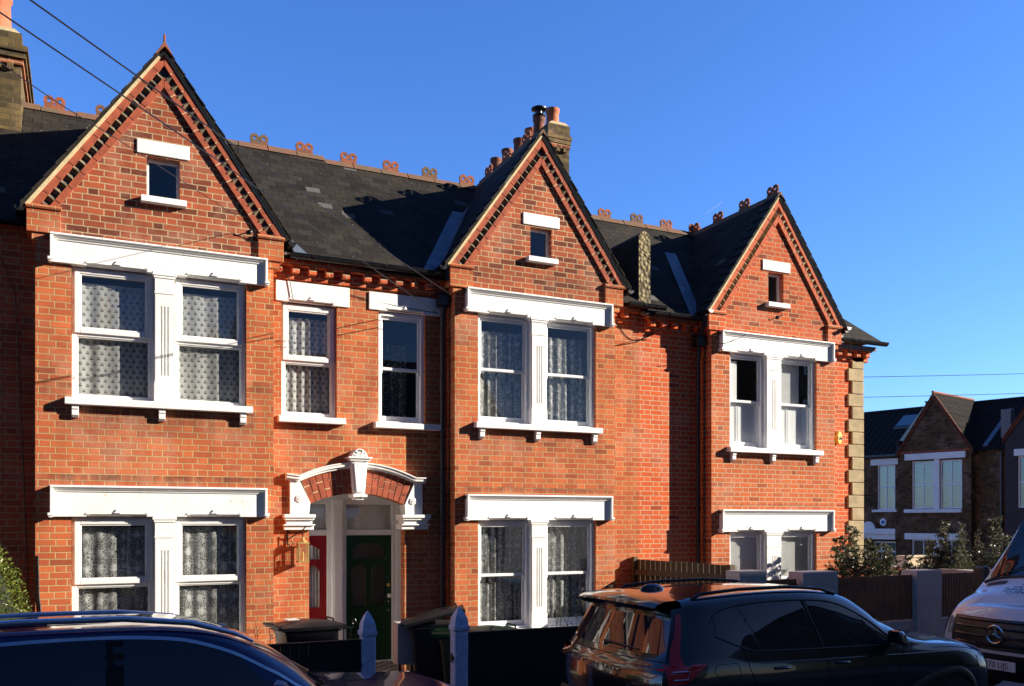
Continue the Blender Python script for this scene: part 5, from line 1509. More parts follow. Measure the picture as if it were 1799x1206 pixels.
# ============================================================ VEHICLES
def car_paint(name, c, flake=.0, rough=.18):
    t = NT(name)
    n = t.noise(t.obj(), 400., 2); n2 = t.noise(t.obj(), 2.5, 3)
    col = t.mix(t.rng(n2, .3, .7, 0, .15), c, tuple(q*.6+.01 for q in c))
    t.bsdf(col, rough, .0, None, 1.0, .5); return t.mat
BLACKP = car_paint('black_car_paint', (.004, .0045, .006)); BLUEP = car_paint('blue_car_paint', (.008, .014, .10)); WHITEP = car_paint('white_van_paint', (.60, .60, .61), rough=.3)
def tinted(name, c):
    t = NT(name); t.bsdf(c, .02, 0, None, .0, .5, {'IOR': 1.75}); return t.mat
CGLASS = tinted('tinted_car_glass', (.010, .016, .022))
TRIM = plain('black_trim', (.010, .010, .011), .45, var=.1); CHROME = plain('satin_chrome', (.55, .57, .60), .16, 1., var=.02)
RAILM = plain('satin_rail', (.70, .78, .88), .34, 1., var=.03)
RUBBER = plain('tyre_rubber', (.018, .018, .018), .85, var=.1); RIM = plain('alloy_rim', (.42, .43, .45), .25, .9, var=.05)
REDL = tinted('red_tail_lamp', (.62, .012, .02)); LAMPG = tinted('clear_lamp_glass', (.16, .17, .18)); SEAM = plain('panel_gap', (.002, .002, .002), .8, var=.0)
def cr(a, b, c, d, t): return .5*((2*b)+(-a+c)*t+(2*a-5*b+4*c-d)*t*t+(-a+3*b-3*c+d)*t**3)
class Car:
    """stations: list of (x, [(w, z), ...]) rings from sill to roof centre; x may be a list, one value per ring point"""
    def __init__(s, st):
        s.st = [( [x]*len(r) if not isinstance(x, (list, tuple)) else list(x), r) for x, r in st]
        s.J = len(st[0][1])
    def pt(s, u, v):
        n = len(s.st)-1; i = min(int(u), n-1); f = u-i
        j = min(int(v), s.J-2); g = v-j
        def col(ii):
            ii = max(0, min(n, ii)); X, Rg = s.st[ii]
            q = [(X[max(0,min(s.J-1,jj))],) + tuple(Rg[max(0,min(s.J-1,jj))]) for jj in (j-1, j, j+1, j+2)]
            return [cr(q[0][k], q[1][k], q[2][k], q[3][k], g) for k in range(3)]
        C = [col(i-1), col(i), col(i+1), col(i+2)]
        return [cr(C[0][k], C[1][k], C[2][k], C[3][k], f) for k in range(3)]
    def width(s, x, z, vlo=0., vhi=None):
        """half width of the side at (x, z), from a sampled table"""
        if not hasattr(s, 'T'):
            n = len(s.st)-1; s.T = []
            for k in range((s.J-1)*8+1):
                s.T.append([s.pt(u/5., k/8.) for u in range(n*5+1)])
        vhi = s.J-2. if vhi is None else vhi
        prev = None
        for k in range(int(vlo*8), int(min(vhi, s.J-1)*8)+1):
            row = s.T[k]; lo, hi = 0, len(row)-1
            while hi-lo > 1:
                m = (lo+hi)//2
                if row[m][0] < x: lo = m
                else: hi = m
            a, b = row[lo], row[hi]; f = min(1, max(0, (x-a[0])/max(1e-6, b[0]-a[0])))
            p = (x, a[1]+(b[1]-a[1])*f, a[2]+(b[2]-a[2])*f)
            if prev is not None and prev[2] <= z <= p[2]:
                g = (z-prev[2])/max(1e-6, p[2]-prev[2]); return prev[1] + (p[1]-prev[1])*g
            prev = p
        return prev[1]
    def body(s, name, mat, root, nu=6, nv=4, bulge_r=.12, bulge_f=.18, smooth=32):
        m = MB(); n = len(s.st)-1
        rows = []
        for a in range(n*nu+1):
            half = [s.pt(a/nu, b/nv) for b in range((s.J-1)*nv+1)]
            L = [(p[0], -max(p[1],0), p[2]) for p in half]; Rr = [(p[0], max(p[1],0), p[2]) for p in half[::-1]][1:]
            rows.append(L + Rr)
        m.grid(rows, flip=False)
        for idx, bl, fl in ((0, -bulge_r, True), (-1, bulge_f, False)):
            row = rows[idx]; h = len(row)//2; cap = []
            for b in range(h+1):
                p, q = row[b], row[len(row)-1-b]; w = max(abs(p[1]), 1e-5); line = []
                for k in range(13):
                    y = p[1] + (q[1]-p[1])*k/12; line.append((p[0] + bl*(1-(y/w)**2)*min(1, w/.6), y, p[2]))
                cap.append(line)
            m.grid(cap, flip=fl)
        return m.build(name, mat, root, smooth=smooth, weld=True, recalc=True)
    def side_strip(s, m, xs, zb, zt, side, nz=6, off=.004):
        rows = []
        for x in xs:
            a, b = zb(x), zt(x)
            rows.append([(x, side*(s.width(x, a+(b-a)*k/nz)+off), a+(b-a)*k/nz) for k in range(nz+1)])
        m.grid(rows, flip=side > 0)
def lin(P):
    def f(x):
        if x <= P[0][0]: return P[0][1]
        for (a, b), (c, d) in zip(P, P[1:]):
            if x <= c: return b + (d-b)*(x-a)/max(1e-6, c-a)
        return P[-1][1]
    return f
def crv(P):
    def f(x):
        n = len(P)
        if x <= P[0][0]: return P[0][1]
        for i in range(n-1):
            if x <= P[i+1][0]:
                t = (x-P[i][0])/(P[i+1][0]-P[i][0]); t2 = t
                return cr(P[max(i-1,0)][1], P[i][1], P[i+1][1], P[min(i+2,n-1)][1], t2)
        return P[-1][1]
    return f
def wheel(root, x, y, r, w, side, arch=True):
    m = MB(); m.lathe((x, y, r), [(r*.62, -w/2), (r*.93, -w/2), (r, -w*.35), (r, w*.35), (r*.93, w/2), (r*.62, w/2)], 40, 'y')
    wh = m.build('wheel', RUBBER, root, smooth=40)
    q = MB(); yo = side*(w/2+.002)
    q.lathe((x, y, r), sorted([(r*.66, side*w*.47), (r*.66, side*w*.52), (r*.60, side*w*.52), (r*.60, side*w*.40), (.001, side*w*.38)], key=lambda a: 0), 40, 'y')
    for k in range(5):
        a = 2*math.pi*k/5 + .3
        for e in (-.13, .13):
            q.hexa([(x+.05*math.cos(a+e*4), y+side*w*.40, r+.05*math.sin(a+e*4)), (x+.05*math.cos(a+e*4+.6), y+side*w*.40, r+.05*math.sin(a+e*4+.6)), (x+r*.62*math.cos(a+e+.06), y+side*w*.40, r+r*.62*math.sin(a+e+.06)), (x+r*.62*math.cos(a+e-.06), y+side*w*.40, r+r*.62*math.sin(a+e-.06)),
                    (x+.05*math.cos(a+e*4), y+side*w*.50, r+.05*math.sin(a+e*4)), (x+.05*math.cos(a+e*4+.6), y+side*w*.50, r+.05*math.sin(a+e*4+.6)), (x+r*.62*math.cos(a+e+.06), y+side*w*.51, r+r*.62*math.sin(a+e+.06)), (x+r*.62*math.cos(a+e-.06), y+side*w*.51, r+r*.62*math.sin(a+e-.06))])
    q.build('rim', RIM, wh, smooth=40)
def arch_ring(root, car, x, r, side, ri, ro, mat, yoff=.012, zc=None):
    m = MB(); rows = []; zc = r if zc is None else zc
    for k in range(25):
        a = math.pi*k/24*1.04 - .02*math.pi; row = []
        for q in range(4):
            rr = ri + (ro-ri)*q/3; px, pz = x+rr*math.cos(a), zc+rr*math.sin(a)
            w = car.width(px, max(pz, .30)) + yoff*(1 if q < 3 else .2)
            row.append((px, side*w, pz))
        rows.append(row)
    m.grid(rows, flip=side < 0)
    m.build('wheel_arch', mat, root, smooth=60)
    d = MB(); d.lathe((x, side*(car.width(x, .75)-.02), zc), [(.01, 0), (ri+.01, 0), (ri+.01, side*.022), (.01, side*.022)], 30, 'y'); d.build('wheel_well', SEAM, root)
def seam(root, car, P, side, mat=None, r=.0035, off=.001, name='panel_gap'):
    m = MB(); pts = []
    for (a, b), (c, d) in zip(P, P[1:]):
        n = max(2, int(math.hypot(c-a, d-b)/.05))
        for k in range(n): pts.append((a+(c-a)*k/n, b+(d-b)*k/n))
    pts.append(P[-1])
    m.tube([(x, side*(car.width(x, z)+off), z) for x, z in pts], r, 5); return m.build(name, mat or SEAM, root, smooth=60)

# ---- black compact SUV, tail towards the left
V = thing('parked_car', 'black compact SUV parked with its red tail lamps towards the camera', 'car', (4.34, 7.03, -.085), R(-.3), local=True, group='vehicles parked along the kerb')
#   ring:   sill        lower        mid         shoulder     belt        window top   roof shoulder roof centre
ST = [
 ([.10,.03,.00,.02,.10,.26,.32,.34], [(.80,.34),(.86,.45),(.885,.70),(.87,.93),(.80,1.05),(.66,1.44),(.45,1.515),(0,1.55)]),
 ([.22,.18,.16,.18,.24,.36,.42,.44], [(.84,.30),(.90,.44),(.925,.72),(.915,.95),(.845,1.09),(.645,1.465),(.45,1.545),(0,1.58)]),
 (.62, [(.86,.28),(.915,.44),(.932,.74),(.925,.96),(.87,1.12),(.655,1.50),(.47,1.56),(0,1.585)]),
 (1.15, [(.86,.28),(.915,.44),(.930,.74),(.922,.94),(.875,1.08),(.66,1.52),(.48,1.58),(0,1.605)]),
 (1.75, [(.86,.28),(.91,.44),(.925,.72),(.918,.93),(.875,1.055),(.66,1.525),(.48,1.585),(0,1.61)]),
 (2.30, [(.86,.28),(.91,.44),(.925,.72),(.918,.92),(.875,1.045),(.665,1.495),(.48,1.57),(0,1.592)]),
 (2.75, [(.86,.28),(.91,.44),(.925,.72),(.918,.91),(.875,1.04),(.69,1.40),(.50,1.50),(0,1.535)]),
 ([3.10,3.10,3.10,3.12,3.14,3.16,3.12,3.06], [(.86,.28),(.91,.44),(.925,.72),(.918,.91),(.875,1.03),(.80,1.16),(.55,1.31),(0,1.37)]),
 ([3.42,3.42,3.42,3.42,3.42,3.42,3.42,3.44], [(.86,.28),(.915,.44),(.93,.72),(.915,.90),(.86,1.00),(.80,1.035),(.50,1.08),(0,1.10)]),
 (3.85, [(.86,.28),(.915,.44),(.93,.70),(.91,.86),(.85,.96),(.76,.995),(.48,1.03),(0,1.04)]),
 ([4.20,4.20,4.20,4.19,4.17,4.16,4.16,4.17], [(.80,.27),(.86,.42),(.88,.66),(.86,.80),(.80,.91),(.70,.945),(.45,.975),(0,.985)]),
 ([4.33,4.35,4.35,4.34,4.30,4.27,4.26,4.26], [(.72,.27),(.76,.42),(.78,.62),(.76,.76),(.72,.85),(.64,.88),(.42,.91),(0,.925)]),
]
vc = Car(ST); vc.body('body', BLACKP, V)
for side in (-1, 1):
    # glass: rear quarter, rear door, front door
    bot = lin([(.60,1.245),(.80,1.16),(1.02,1.095),(1.8,1.075),(3.2,1.055)]); top = crv([(.55,1.28),(.68,1.40),(.90,1.455),(1.4,1.482),(2.0,1.482),(2.35,1.455),(2.62,1.385),(2.9,1.255),(3.22,1.06)])
    def span(a, b, lo=None, hi=None, n=14): return [a + (b-a)*k/n for k in range(n+1)]
    def pane(x0b, x0t, x1b, x1t, nm='side_window'):
        m = MB(); rows = []; n = 16
        for k in range(n+1):
            f = k/n; row = []
            for q in range(7):
                g = q/6
                xa = x0b + (x0t-x0b)*g; xb = x1b + (x1t-x1b)*g; x = xa + (xb-xa)*f
                z = bot(x) + (max(top(x), bot(x)+.002)-bot(x))*g; row.append((x, side*(vc.width(x, z)+.004), z))
            rows.append(row)
        m.grid(rows, flip=side > 0); return m.build(nm, CGLASS, V, smooth=60)
    pane(.62, .66, 1.13, .93, 'quarter_window'); pane(1.18, .98, 2.00, 1.90); pane(2.10, 1.99, 3.16, 2.75)
    m = MB(); m.tube([(x, side*(vc.width(x, min(top(x)+.012, 1.50))+.002), top(x)+.012) for x in span(.60, 3.2, n=40)], .008, 5); m.tube([(x, side*(vc.width(x, bot(x)-.01)+.002), bot(x)-.01) for x in span(.62, 3.2, n=30)], .008, 5); m.build('window_trim', TRIM, V, smooth=60)
    for px0, px1 in (((2.06, 1.07), (1.945, 1.48)),):
        seam(V, vc, [px0, px1], side, SEAM, .03, -.020, 'door_pillar')
    seam(V, vc, [(.88,1.10),(.93,.95),(1.02,.80),(1.12,.72)], side); seam(V, vc, [(.87,1.10),(1.10,1.46)], side, r=.003)
    seam(V, vc, [(2.04,1.06),(2.08,.80),(2.07,.40)], side); seam(V, vc, [(3.22,1.04),(3.16,.85),(3.08,.40)], side)
    seam(V, vc, [(3.42,.985),(3.8,.955),(4.15,.90)], side); seam(V, vc, [(1.1,.98),(2.0,.965),(3.0,.955),(3.8,.93)], side, BLACKP, .008, -.004, 'swage_line')
    seam(V, vc, [(1.10,.44),(3.05,.44)], side, TRIM, .05, -.03, 'sill_cladding')
    for hx in (1.28, 2.18):
        m = MB(); y = vc.width(hx+.1, .93); m.tube([(hx, side*(y+.005), .925), (hx+.03, side*(y+.035), .93), (hx+.17, side*(y+.035), .93), (hx+.20, side*(y+.005), .925)], .013, 8); m.build('door_handle', BLACKP, V, smooth=60)
    m = MB(); w0 = vc.width(3.12, 1.08)
    m.hexa([(3.02,side*(w0+.03),1.07),(3.16,side*(w0+.03),1.06),(3.14,side*(w0+.22),1.05),(3.0,side*(w0+.24),1.06),(3.02,side*(w0+.04),1.20),(3.12,side*(w0+.04),1.19),(3.10,side*(w0+.21),1.185),(2.99,side*(w0+.23),1.20)])
    mi_ = m.build('door_mirror', BLACKP, V, bevel=.03, recalc=True)
    m = MB(); m.hexa([(3.06,side*(w0-.02),1.05),(3.14,side*(w0-.02),1.05),(3.12,side*(w0+.05),1.07),(3.05,side*(w0+.05),1.07),(3.06,side*(w0-.02),1.08),(3.14,side*(w0-.02),1.08),(3.12,side*(w0+.05),1.11),(3.05,side*(w0+.05),1.11)]); m.build('mirror_arm', TRIM, mi_, recalc=True)
    m = MB(); m.tube([(.52, side*.60, 1.53), (.62, side*.605, 1.58), (1.1, side*.61, 1.61), (1.8, side*.61, 1.615), (2.3, side*.605, 1.585), (2.55, side*.60, 1.53)], .016, 8); m.build('roof_rail', TRIM, V, smooth=60)
    for wx in (.865, 3.57):
        arch_ring(V, vc, wx, .36, side, .37, .435, TRIM, zc=.355); wheel(V, wx, side*.82, .35, .235, side)
    # tail lamp: an upright blade up the pillar and a hooked tail wrapping round the flank
    m = MB(); rows = []
    P = [(.16,1.40,.035),(.145,1.30,.04),(.125,1.20,.045),(.10,1.10,.05),(.07,1.02,.07),(.05,.97,.10)]
    for (dx, z, wd) in [(0.30,1.42,.045),(.265,1.33,.05),(.225,1.24,.055),(.175,1.15,.065),(.135,1.07,.085),(.115,1.01,.12)]:
        rows.append([(x, side*(vc.width(max(x, .14), z)+.006), z) for x in (dx-.01, dx+wd*.5, dx+wd)])
    m.grid(rows, flip=side < 0)
    rows = []
    for k in range(13):
        x = .05 + .40*k/12; zt_ = 1.02 - .02*k/12 if x < .30 else 1.02; zb_ = .86 + (.0 if x < .22 else (x-.22)*.62)
        rows.append([(x, side*(vc.width(max(x,.06), zb_+(zt_-zb_)*q/4)+.006), zb_+(zt_-zb_)*q/4) for q in range(5)])
    m.grid(rows, flip=side > 0)
    # part that wraps on to the tailgate
    rows = []
    for k in range(7):
        f = k/6; y = .86 - .24*f; rows.append([(.045 - .10*(1-(y/.9)**2) + .02 - .018, side*y, .865+.012*f), (.05 - .10*(1-(y/.9)**2) + .0, side*y, .99-.02*f)])
    m.grid(rows, flip=side > 0)
    tl_ = m.build('tail_lamp', REDL, V, smooth=40, recalc=True)
    m = MB(); y = vc.width(.2, .92)+.012; m.tube([(.10, side*(vc.width(.10,.90)+.010), .90), (.24, side*(vc.width(.24,.90)+.010), .90), (.25, side*(vc.width(.25,.965)+.010), .965), (.10, side*(vc.width(.10,.965)+.010), .965)], .006, 6); m.build('lamp_signature', CHROME, tl_, smooth=60)
    # head lamp
    m = MB(); rows = []
    for k in range(9):
        x = 3.98 + .32*k/8; rows.append([(x, side*(vc.width(min(x, 4.3), z_)+.005), z_) for z_ in (.76, .80, .84, .875 - .02*k/8)])
    m.grid(rows, flip=side > 0); m.build('head_lamp', LAMPG, V, smooth=40)
m = MB(); pts = []
seam(V, vc, [(.56,1.0),(.78,1.0)], -1, r=.0028); seam(V, vc, [(.56,1.0),(.53,.94),(.60,.86),(.78,.85),(.82,.90),(.80,.97),(.78,1.0)], -1, r=.0028)
# tailgate furniture
def rear_x(y, z, zs=((.34,.10),(.45,.03),(.70,.0),(.93,.02),(1.05,.10),(1.44,.26),(1.52,.32),(1.55,.34))):
    f = lin(list(zs)); w = lin([(.34,.80),(.70,.885),(.93,.87),(1.05,.80),(1.44,.66),(1.55,.3)])(z)
    return f(z) - .12*(1-min(1,(y/w)**2))
m = MB(); rows = []
for k in range(13):
    row = []; 
    for q in range(9):
        z = 1.09 + (1.40-1.09)*q/8; hw = .70 - (.70-.60)*q/8; y = -hw + 2*hw*k/12; row.append((rear_x(y, z) - .008, y, z))
    rows.append(row)
m.grid(rows); m.build('rear_window', CGLASS, V, smooth=60)
m = MB(); rows = []
for k in range(13):
    y = -.66 + 1.32*k/12; b = .09*(1-(y/.66)**2)
    rows.append([(.42,y,1.545+.035*(1-(y/.66)**2)),(.20-b,y,1.535+.03*(1-(y/.66)**2)),(.10-b,y,1.50+.03*(1-(y/.66)**2)),(.09-b,y,1.48+.025*(1-(y/.66)**2)),(.14-b,y,1.44+.01*(1-(y/.66)**2)),(.30-b*.6,y,1.40)])
m.grid(rows); m.build('roof_spoiler', BLACKP, V, smooth=45, recalc=True)
m = MB(); m.tube([(rear_x(0,1.13)-.02,.0,1.10),(rear_x(0,1.13)-.035,-.02,1.14),(rear_x(-.5,1.12)-.03,-.48,1.115)], [.012,.012,.007], 6); m.build('rear_wiper', TRIM, V)
m = MB(); m.lathe((.52, 0, 0), [(.11, 1.575), (.10, 1.605), (.05, 1.635), (.001, 1.64)], 20); m.v = [(.52+(x-.52)*1.25, y*.45, z) for x, y, z in m.v]; m.build('roof_aerial', BLACKP, V, smooth=50)
m = MB()
for zz in (.78, 1.035):
    m.tube([(rear_x(y*.1, zz)-.002, y*.1, zz) for y in range(-8, 9)], .0035, 5)
m.build('panel_gap', SEAM, V)
m = MB(); rows = []
for k in range(13):
    y = -.80 + 1.6*k/12; rows.append([(rear_x(y,.5)-.05,y,.34),(rear_x(y,.5)-.07,y,.50),(rear_x(y,.5)-.05,y,.60),(rear_x(y,.6)-.0,y,.63)])
m.grid(rows); m.build('rear_bumper', TRIM, V, smooth=40)
for k, ch in enumerate('VOLVO'):
    y = .30 - k*.15; text(ch, 'lettering', CHROME, V, .075, (rear_x(y, .93)-.022, y, .93), (R(90), 0, R(-90)), ext=.003, sx=1.15)
text('B3', 'lettering', CHROME, V, .05, (rear_x(-.52, .80)-.026, -.52, .80), (R(90), 0, R(-84)), ext=.003)
m = MB(); m.box(-.155, -.14, -.26, .26, .42, .53); m.build('number_plate', plain('yellow_plate', (.62,.45,.05), .5, var=.02), V)
m = MB(); rows = []
for k in range(13):
    row = []
    for q in range(7):
        f = q/6; x = 2.66 + (3.38-2.66)*f; hw = .58 + .14*f; y = -hw + 2*hw*k/12
        z = 1.565 - .47*f - .05*(y/hw)**2 - .012; row.append((x, y, z + .012 + .012*math.sin(math.pi*f)))
    rows.append(row)
m.grid(rows, flip=True); m.build('windscreen', CGLASS, V, smooth=60)

# shorten the bonnet-to-tail proportions without squashing the wheels
def rescale_x(root, P):
    k = lin(P)
    for o in [q for q in COL.objects if q.type == 'MESH']:
        p = o; 
        while p is not None and p is not root: p = p.parent
        if p is None: continue
        if o.name.split('.')[0] in ('wheel', 'rim'):
            cx = sum(v.co.x for v in o.data.vertices)/len(o.data.vertices)
            for v in o.data.vertices: v.co.x += k(cx)-cx
        elif o.name.startswith('lettering'): o.location.x = k(o.location.x) if o.location.x > 0 else o.location.x
        else:
            for v in o.data.vertices: v.co.x = k(v.co.x) if v.co.x > 0 else v.co.x
rescale_x(V, [(0,0),(.865,.85),(3.12,2.66),(3.57,3.50),(4.43,4.22),(5,4.8)])
# ---- blue estate-like SUV, only its upper half in view
B = thing('parked_car', 'dark blue car with bright roof rails in the bottom left corner', 'car', (-1.86, 6.86, -.115), 0, local=True, group='vehicles parked along the kerb')
SB = [
 ([.10,.04,.02,.04,.10,.22,.30,.34], [(.80,.34),(.87,.46),(.90,.72),(.88,.96),(.80,1.05),(.64,1.42),(.44,1.47),(0,1.50)]),
 (.55, [(.86,.28),(.92,.46),(.945,.74),(.935,.98),(.875,1.08),(.665,1.48),(.50,1.54),(0,1.555)]),
 (1.10, [(.87,.28),(.92,.46),(.945,.74),(.935,.97),(.88,1.07),(.68,1.51),(.52,1.565),(0,1.585)]),
 (1.90, [(.87,.28),(.92,.46),(.94,.74),(.932,.96),(.88,1.06),(.685,1.515),(.52,1.57),(0,1.59)]),
 (2.40, [(.87,.28),(.92,.46),(.94,.74),(.932,.96),(.88,1.055),(.69,1.49),(.52,1.555),(0,1.575)]),
 (2.78, [(.87,.28),(.92,.46),(.94,.74),(.932,.955),(.88,1.05),(.72,1.40),(.54,1.47),(0,1.49)]),
 ([3.16,3.16,3.16,3.18,3.20,3.20,3.14,3.08], [(.87,.28),(.92,.46),(.945,.74),(.932,.95),(.88,1.04),(.80,1.15),(.56,1.29),(0,1.35)]),
 ([3.48,3.48,3.48,3.48,3.48,3.48,3.48,3.50], [(.87,.28),(.92,.46),(.95,.74),(.93,.91),(.875,.98),(.80,1.01),(.50,1.04),(0,1.05)]),
 (4.0, [(.87,.28),(.92,.46),(.945,.70),(.92,.86),(.86,.93),(.76,.96),(.48,.985),(0,.995)]),
 (4.45, [(.82,.27),(.87,.44),(.89,.66),(.87,.82),(.80,.90),(.70,.93),(.45,.96),(0,.97)]),
 ([4.62,4.64,4.64,4.62,4.58,4.54,4.52,4.50], [(.70,.27),(.74,.42),(.76,.62),(.74,.76),(.70,.83),(.62,.86),(.42,.88),(0,.89)]),
]
bc = Car(SB); bc.body('body', BLUEP, B)
for side in (-1, 1):
    bot = lin([(.40,1.17),(1.0,1.105),(3.3,1.065)]); top = crv([(.35,1.20),(.60,1.36),(.95,1.455),(1.5,1.487),(2.05,1.49),(2.45,1.455),(2.75,1.36),(3.05,1.20),(3.26,1.07)])
    def bp(x0b, x0t, x1b, x1t, nm='side_window'):
        m = MB(); rows = []
        for k in range(17):
            f = k/16; row = []
            for q in range(7):
                g = q/6; xa = x0b+(x0t-x0b)*g; xb = x1b+(x1t-x1b)*g; x = xa+(xb-xa)*f
                z = bot(x)+(max(top(x), bot(x)+.002)-bot(x))*g; row.append((x, side*(bc.width(x, z)+.004), z))
            rows.append(row)
        m.grid(rows, flip=side > 0); m.build(nm, CGLASS, B, smooth=60)
    bp(.42, .52, .98, .80, 'quarter_window'); bp(1.02, .84, 2.02, 1.985); bp(2.06, 2.025, 3.24, 2.80)
    m = MB(); xs = [.38 + (3.27-.38)*k/50 for k in range(51)]
    m.grid([[(x, side*(bc.width(x, min(top(x)+h, 1.51))+.006), top(x)+h) for h in (.004, .014, .026)] for x in xs], flip=side > 0)
    m.build('window_trim', RAILM, B, smooth=60)
    m = MB(); dz_ = 0 if side < 0 else -.05; m.tube([(.45, side*.645, 1.49+dz_), (.58, side*.655, 1.565+dz_), (.9, side*.665, 1.605+dz_), (1.5, side*.67, 1.625+dz_), (2.1, side*.67, 1.62+dz_), (2.5, side*.665, 1.575+dz_), (2.78, side*.66, 1.49+dz_), (2.9, side*.66, 1.43)], [.012,.018,.020,.021,.021,.020,.016,.010], 10); m.build('roof_rail', RAILM, B, smooth=60)
    m = MB(); m.grid([[(xx, side*(bc.width(xx, zz)+.0045), zz) for zz in (1.085,1.2,1.3,1.4,1.485)] for xx in (1.985,2.04,2.09)], flip=side > 0); m.build('door_pillar', SEAM, B, smooth=60)
    seam(B, bc, [(2.04,1.48),(2.04,.80),(2.05,.44)], side); seam(B, bc, [(3.30,1.04),(3.22,.80),(3.15,.44)], side); seam(B, bc, [(1.0,1.06),(1.02,.9),(1.2,.74)], side)
    seam(B, bc, [(3.44,1.0),(3.9,.955),(4.4,.88)], side); seam(B, bc, [(.6,.98),(2,.965),(3.9,.93)], side, BLUEP, .008, -.004, 'swage_line')
    m = MB(); w0 = bc.width(3.06, 1.10)
    m.hexa([(2.98,side*(w0+.03),1.08),(3.12,side*(w0+.03),1.07),(3.10,side*(w0+.20),1.065),(2.96,side*(w0+.22),1.07),(2.98,side*(w0+.04),1.20),(3.08,side*(w0+.04),1.185),(3.06,side*(w0+.19),1.18),(2.95,side*(w0+.21),1.195)]); m.build('door_mirror', BLUEP, B, bevel=.032, recalc=True)
    for wx in (.90, 3.70):
        arch_ring(B, bc, wx, .37, side, .385, .42, BLUEP, zc=.365); wheel(B, wx, side*.835, .36, .24, side)
    for hx in (1.15, 2.20):
        m = MB(); y = bc.width(hx+.1, .95); m.tube([(hx, side*(y+.005), .945), (hx+.03, side*(y+.035), .95), (hx+.17, side*(y+.035), .95), (hx+.20, side*(y+.005), .945)], .013, 8); m.build('door_handle', BLUEP, B, smooth=60)
    m = MB(); rows = [[(x, side*(bc.width(min(x,4.55), z_)+.005), z_) for z_ in (.72,.77,.82,.86)] for x in [4.2+.35*k/8 for k in range(9)]]; m.grid(rows, flip=side > 0); m.build('head_lamp', LAMPG, B, smooth=40)
    m = MB(); rows = [[(x, side*(bc.width(max(x,.08), z_)+.005), z_) for z_ in (.86,.92,.98)] for x in [.06+.35*k/8 for k in range(9)]]; m.grid(rows, flip=side > 0); m.build('tail_lamp', REDL, B, smooth=40)
m = MB(); rows = []
for k in range(13):
    row = []
    for q in range(7):
        f = q/6; x = 2.70 + (3.44-2.70)*f; hw = .60 + .15*f; y = -hw + 2*hw*k/12; row.append((x, y, 1.515 - .43*f - .05*(y/hw)**2 + .012*math.sin(math.pi*f)))
    rows.append(row)
m.grid(rows, flip=True); m.build('windscreen', CGLASS, B, smooth=60)
m = MB(); rows = [[(x, y, 1.598-.012*(y/.4)**2-.02*abs(x-1.6)) for y in (-.42,-.2,0,.2,.42)] for x in (.95,1.4,1.8,2.3)]; m.grid(rows, flip=True); m.build('roof_glass', CGLASS, B, smooth=60)
m = MB(); m.tube([(3.40,-.66,1.06),(3.40,-.2,1.08),(3.34,.1,1.12)], .008, 6); m.tube([(3.42,-.05,1.11),(3.40,.5,1.12),(3.30,.66,1.13)], .008, 6); m.build('windscreen_wiper', TRIM, B)

B.rotation_euler = (R(-1.3), 0, 0)
# ---- white panel van facing left
N = thing('parked_van', 'white panel van with a round silver star badge on its black grille', 'van', (10.15, 7.25, -.10), R(0), local=True, group='vehicles parked along the kerb')
# local x runs backwards from the nose
SV = [
 ([.16,.12,.10,.10,.14,.20,.26,.30,.30], [(.80,.30),(.86,.42),(.88,.62),(.86,.82),(.82,1.00),(.74,1.10),(.58,1.17),(.30,1.20),(0,1.21)]),
 ([.34,.30,.28,.28,.34,.42,.46,.48,.48], [(.88,.28),(.95,.42),(.965,.64),(.955,.86),(.92,1.06),(.84,1.20),(.62,1.28),(.32,1.31),(0,1.32)]),
 ([.62,.60,.60,.62,.68,.80,.86,.88,.88], [(.92,.28),(.985,.42),(1.00,.66),(.99,.92),(.96,1.16),(.88,1.36),(.66,1.45),(.34,1.49),(0,1.50)]),
 ([1.0,1.0,1.0,1.04,1.12,1.34,1.42,1.46,1.46], [(.94,.28),(.995,.42),(1.01,.68),(1.00,.98),(.98,1.24),(.86,1.90),(.66,1.99),(.34,2.03),(0,2.04)]),
 ([1.5,1.5,1.5,1.52,1.56,1.68,1.76,1.80,1.80], [(.94,.28),(.995,.42),(1.01,.70),(1.005,1.0),(.99,1.30),(.86,2.26),(.68,2.38),(.34,2.43),(0,2.44)]),
 (2.1, [(.94,.28),(.995,.42),(1.01,.70),(1.01,1.05),(.995,1.40),(.88,2.40),(.72,2.56),(.36,2.64),(0,2.66)]),
 (3.0, [(.94,.28),(.995,.42),(1.01,.70),(1.01,1.05),(1.0,1.40),(.90,2.42),(.74,2.60),(.36,2.68),(0,2.70)]),
 (5.9, [(.94,.28),(.995,.42),(1.01,.70),(1.01,1.05),(1.0,1.40),(.90,2.42),(.74,2.58),(.36,2.64),(0,2.66)]),
]
nv = Car(SV); nv.body('body', WHITEP, N, bulge_r=.18, bulge_f=.04, smooth=35)
def front_pt(y, z):
    """point on the van front skin: x at (y, z) by marching the rings"""
    best = None
    ay = abs(y)
    # nose cap zone
    zz = lin([(.30,.16),(.42,.12),(.62,.10),(.82,.10),(1.0,.14),(1.10,.20),(1.17,.26),(1.21,.30)])(z)
    ww = lin([(.30,.80),(.62,.88),(.82,.86),(1.0,.82),(1.10,.74),(1.21,.5)])(z)
    return zz - .18*(1-min(1, (ay/ww)**2))
m = MB(); rows = []
for k in range(17):
    y = -.72 + 1.44*k/16; rows.append([(front_pt(y, z_)-.012, y, z_) for z_ in (.66,.74,.82,.90,.98,1.04)])
m.grid(rows); gr = m.build('grille', TRIM, N, smooth=50, recalc=True)
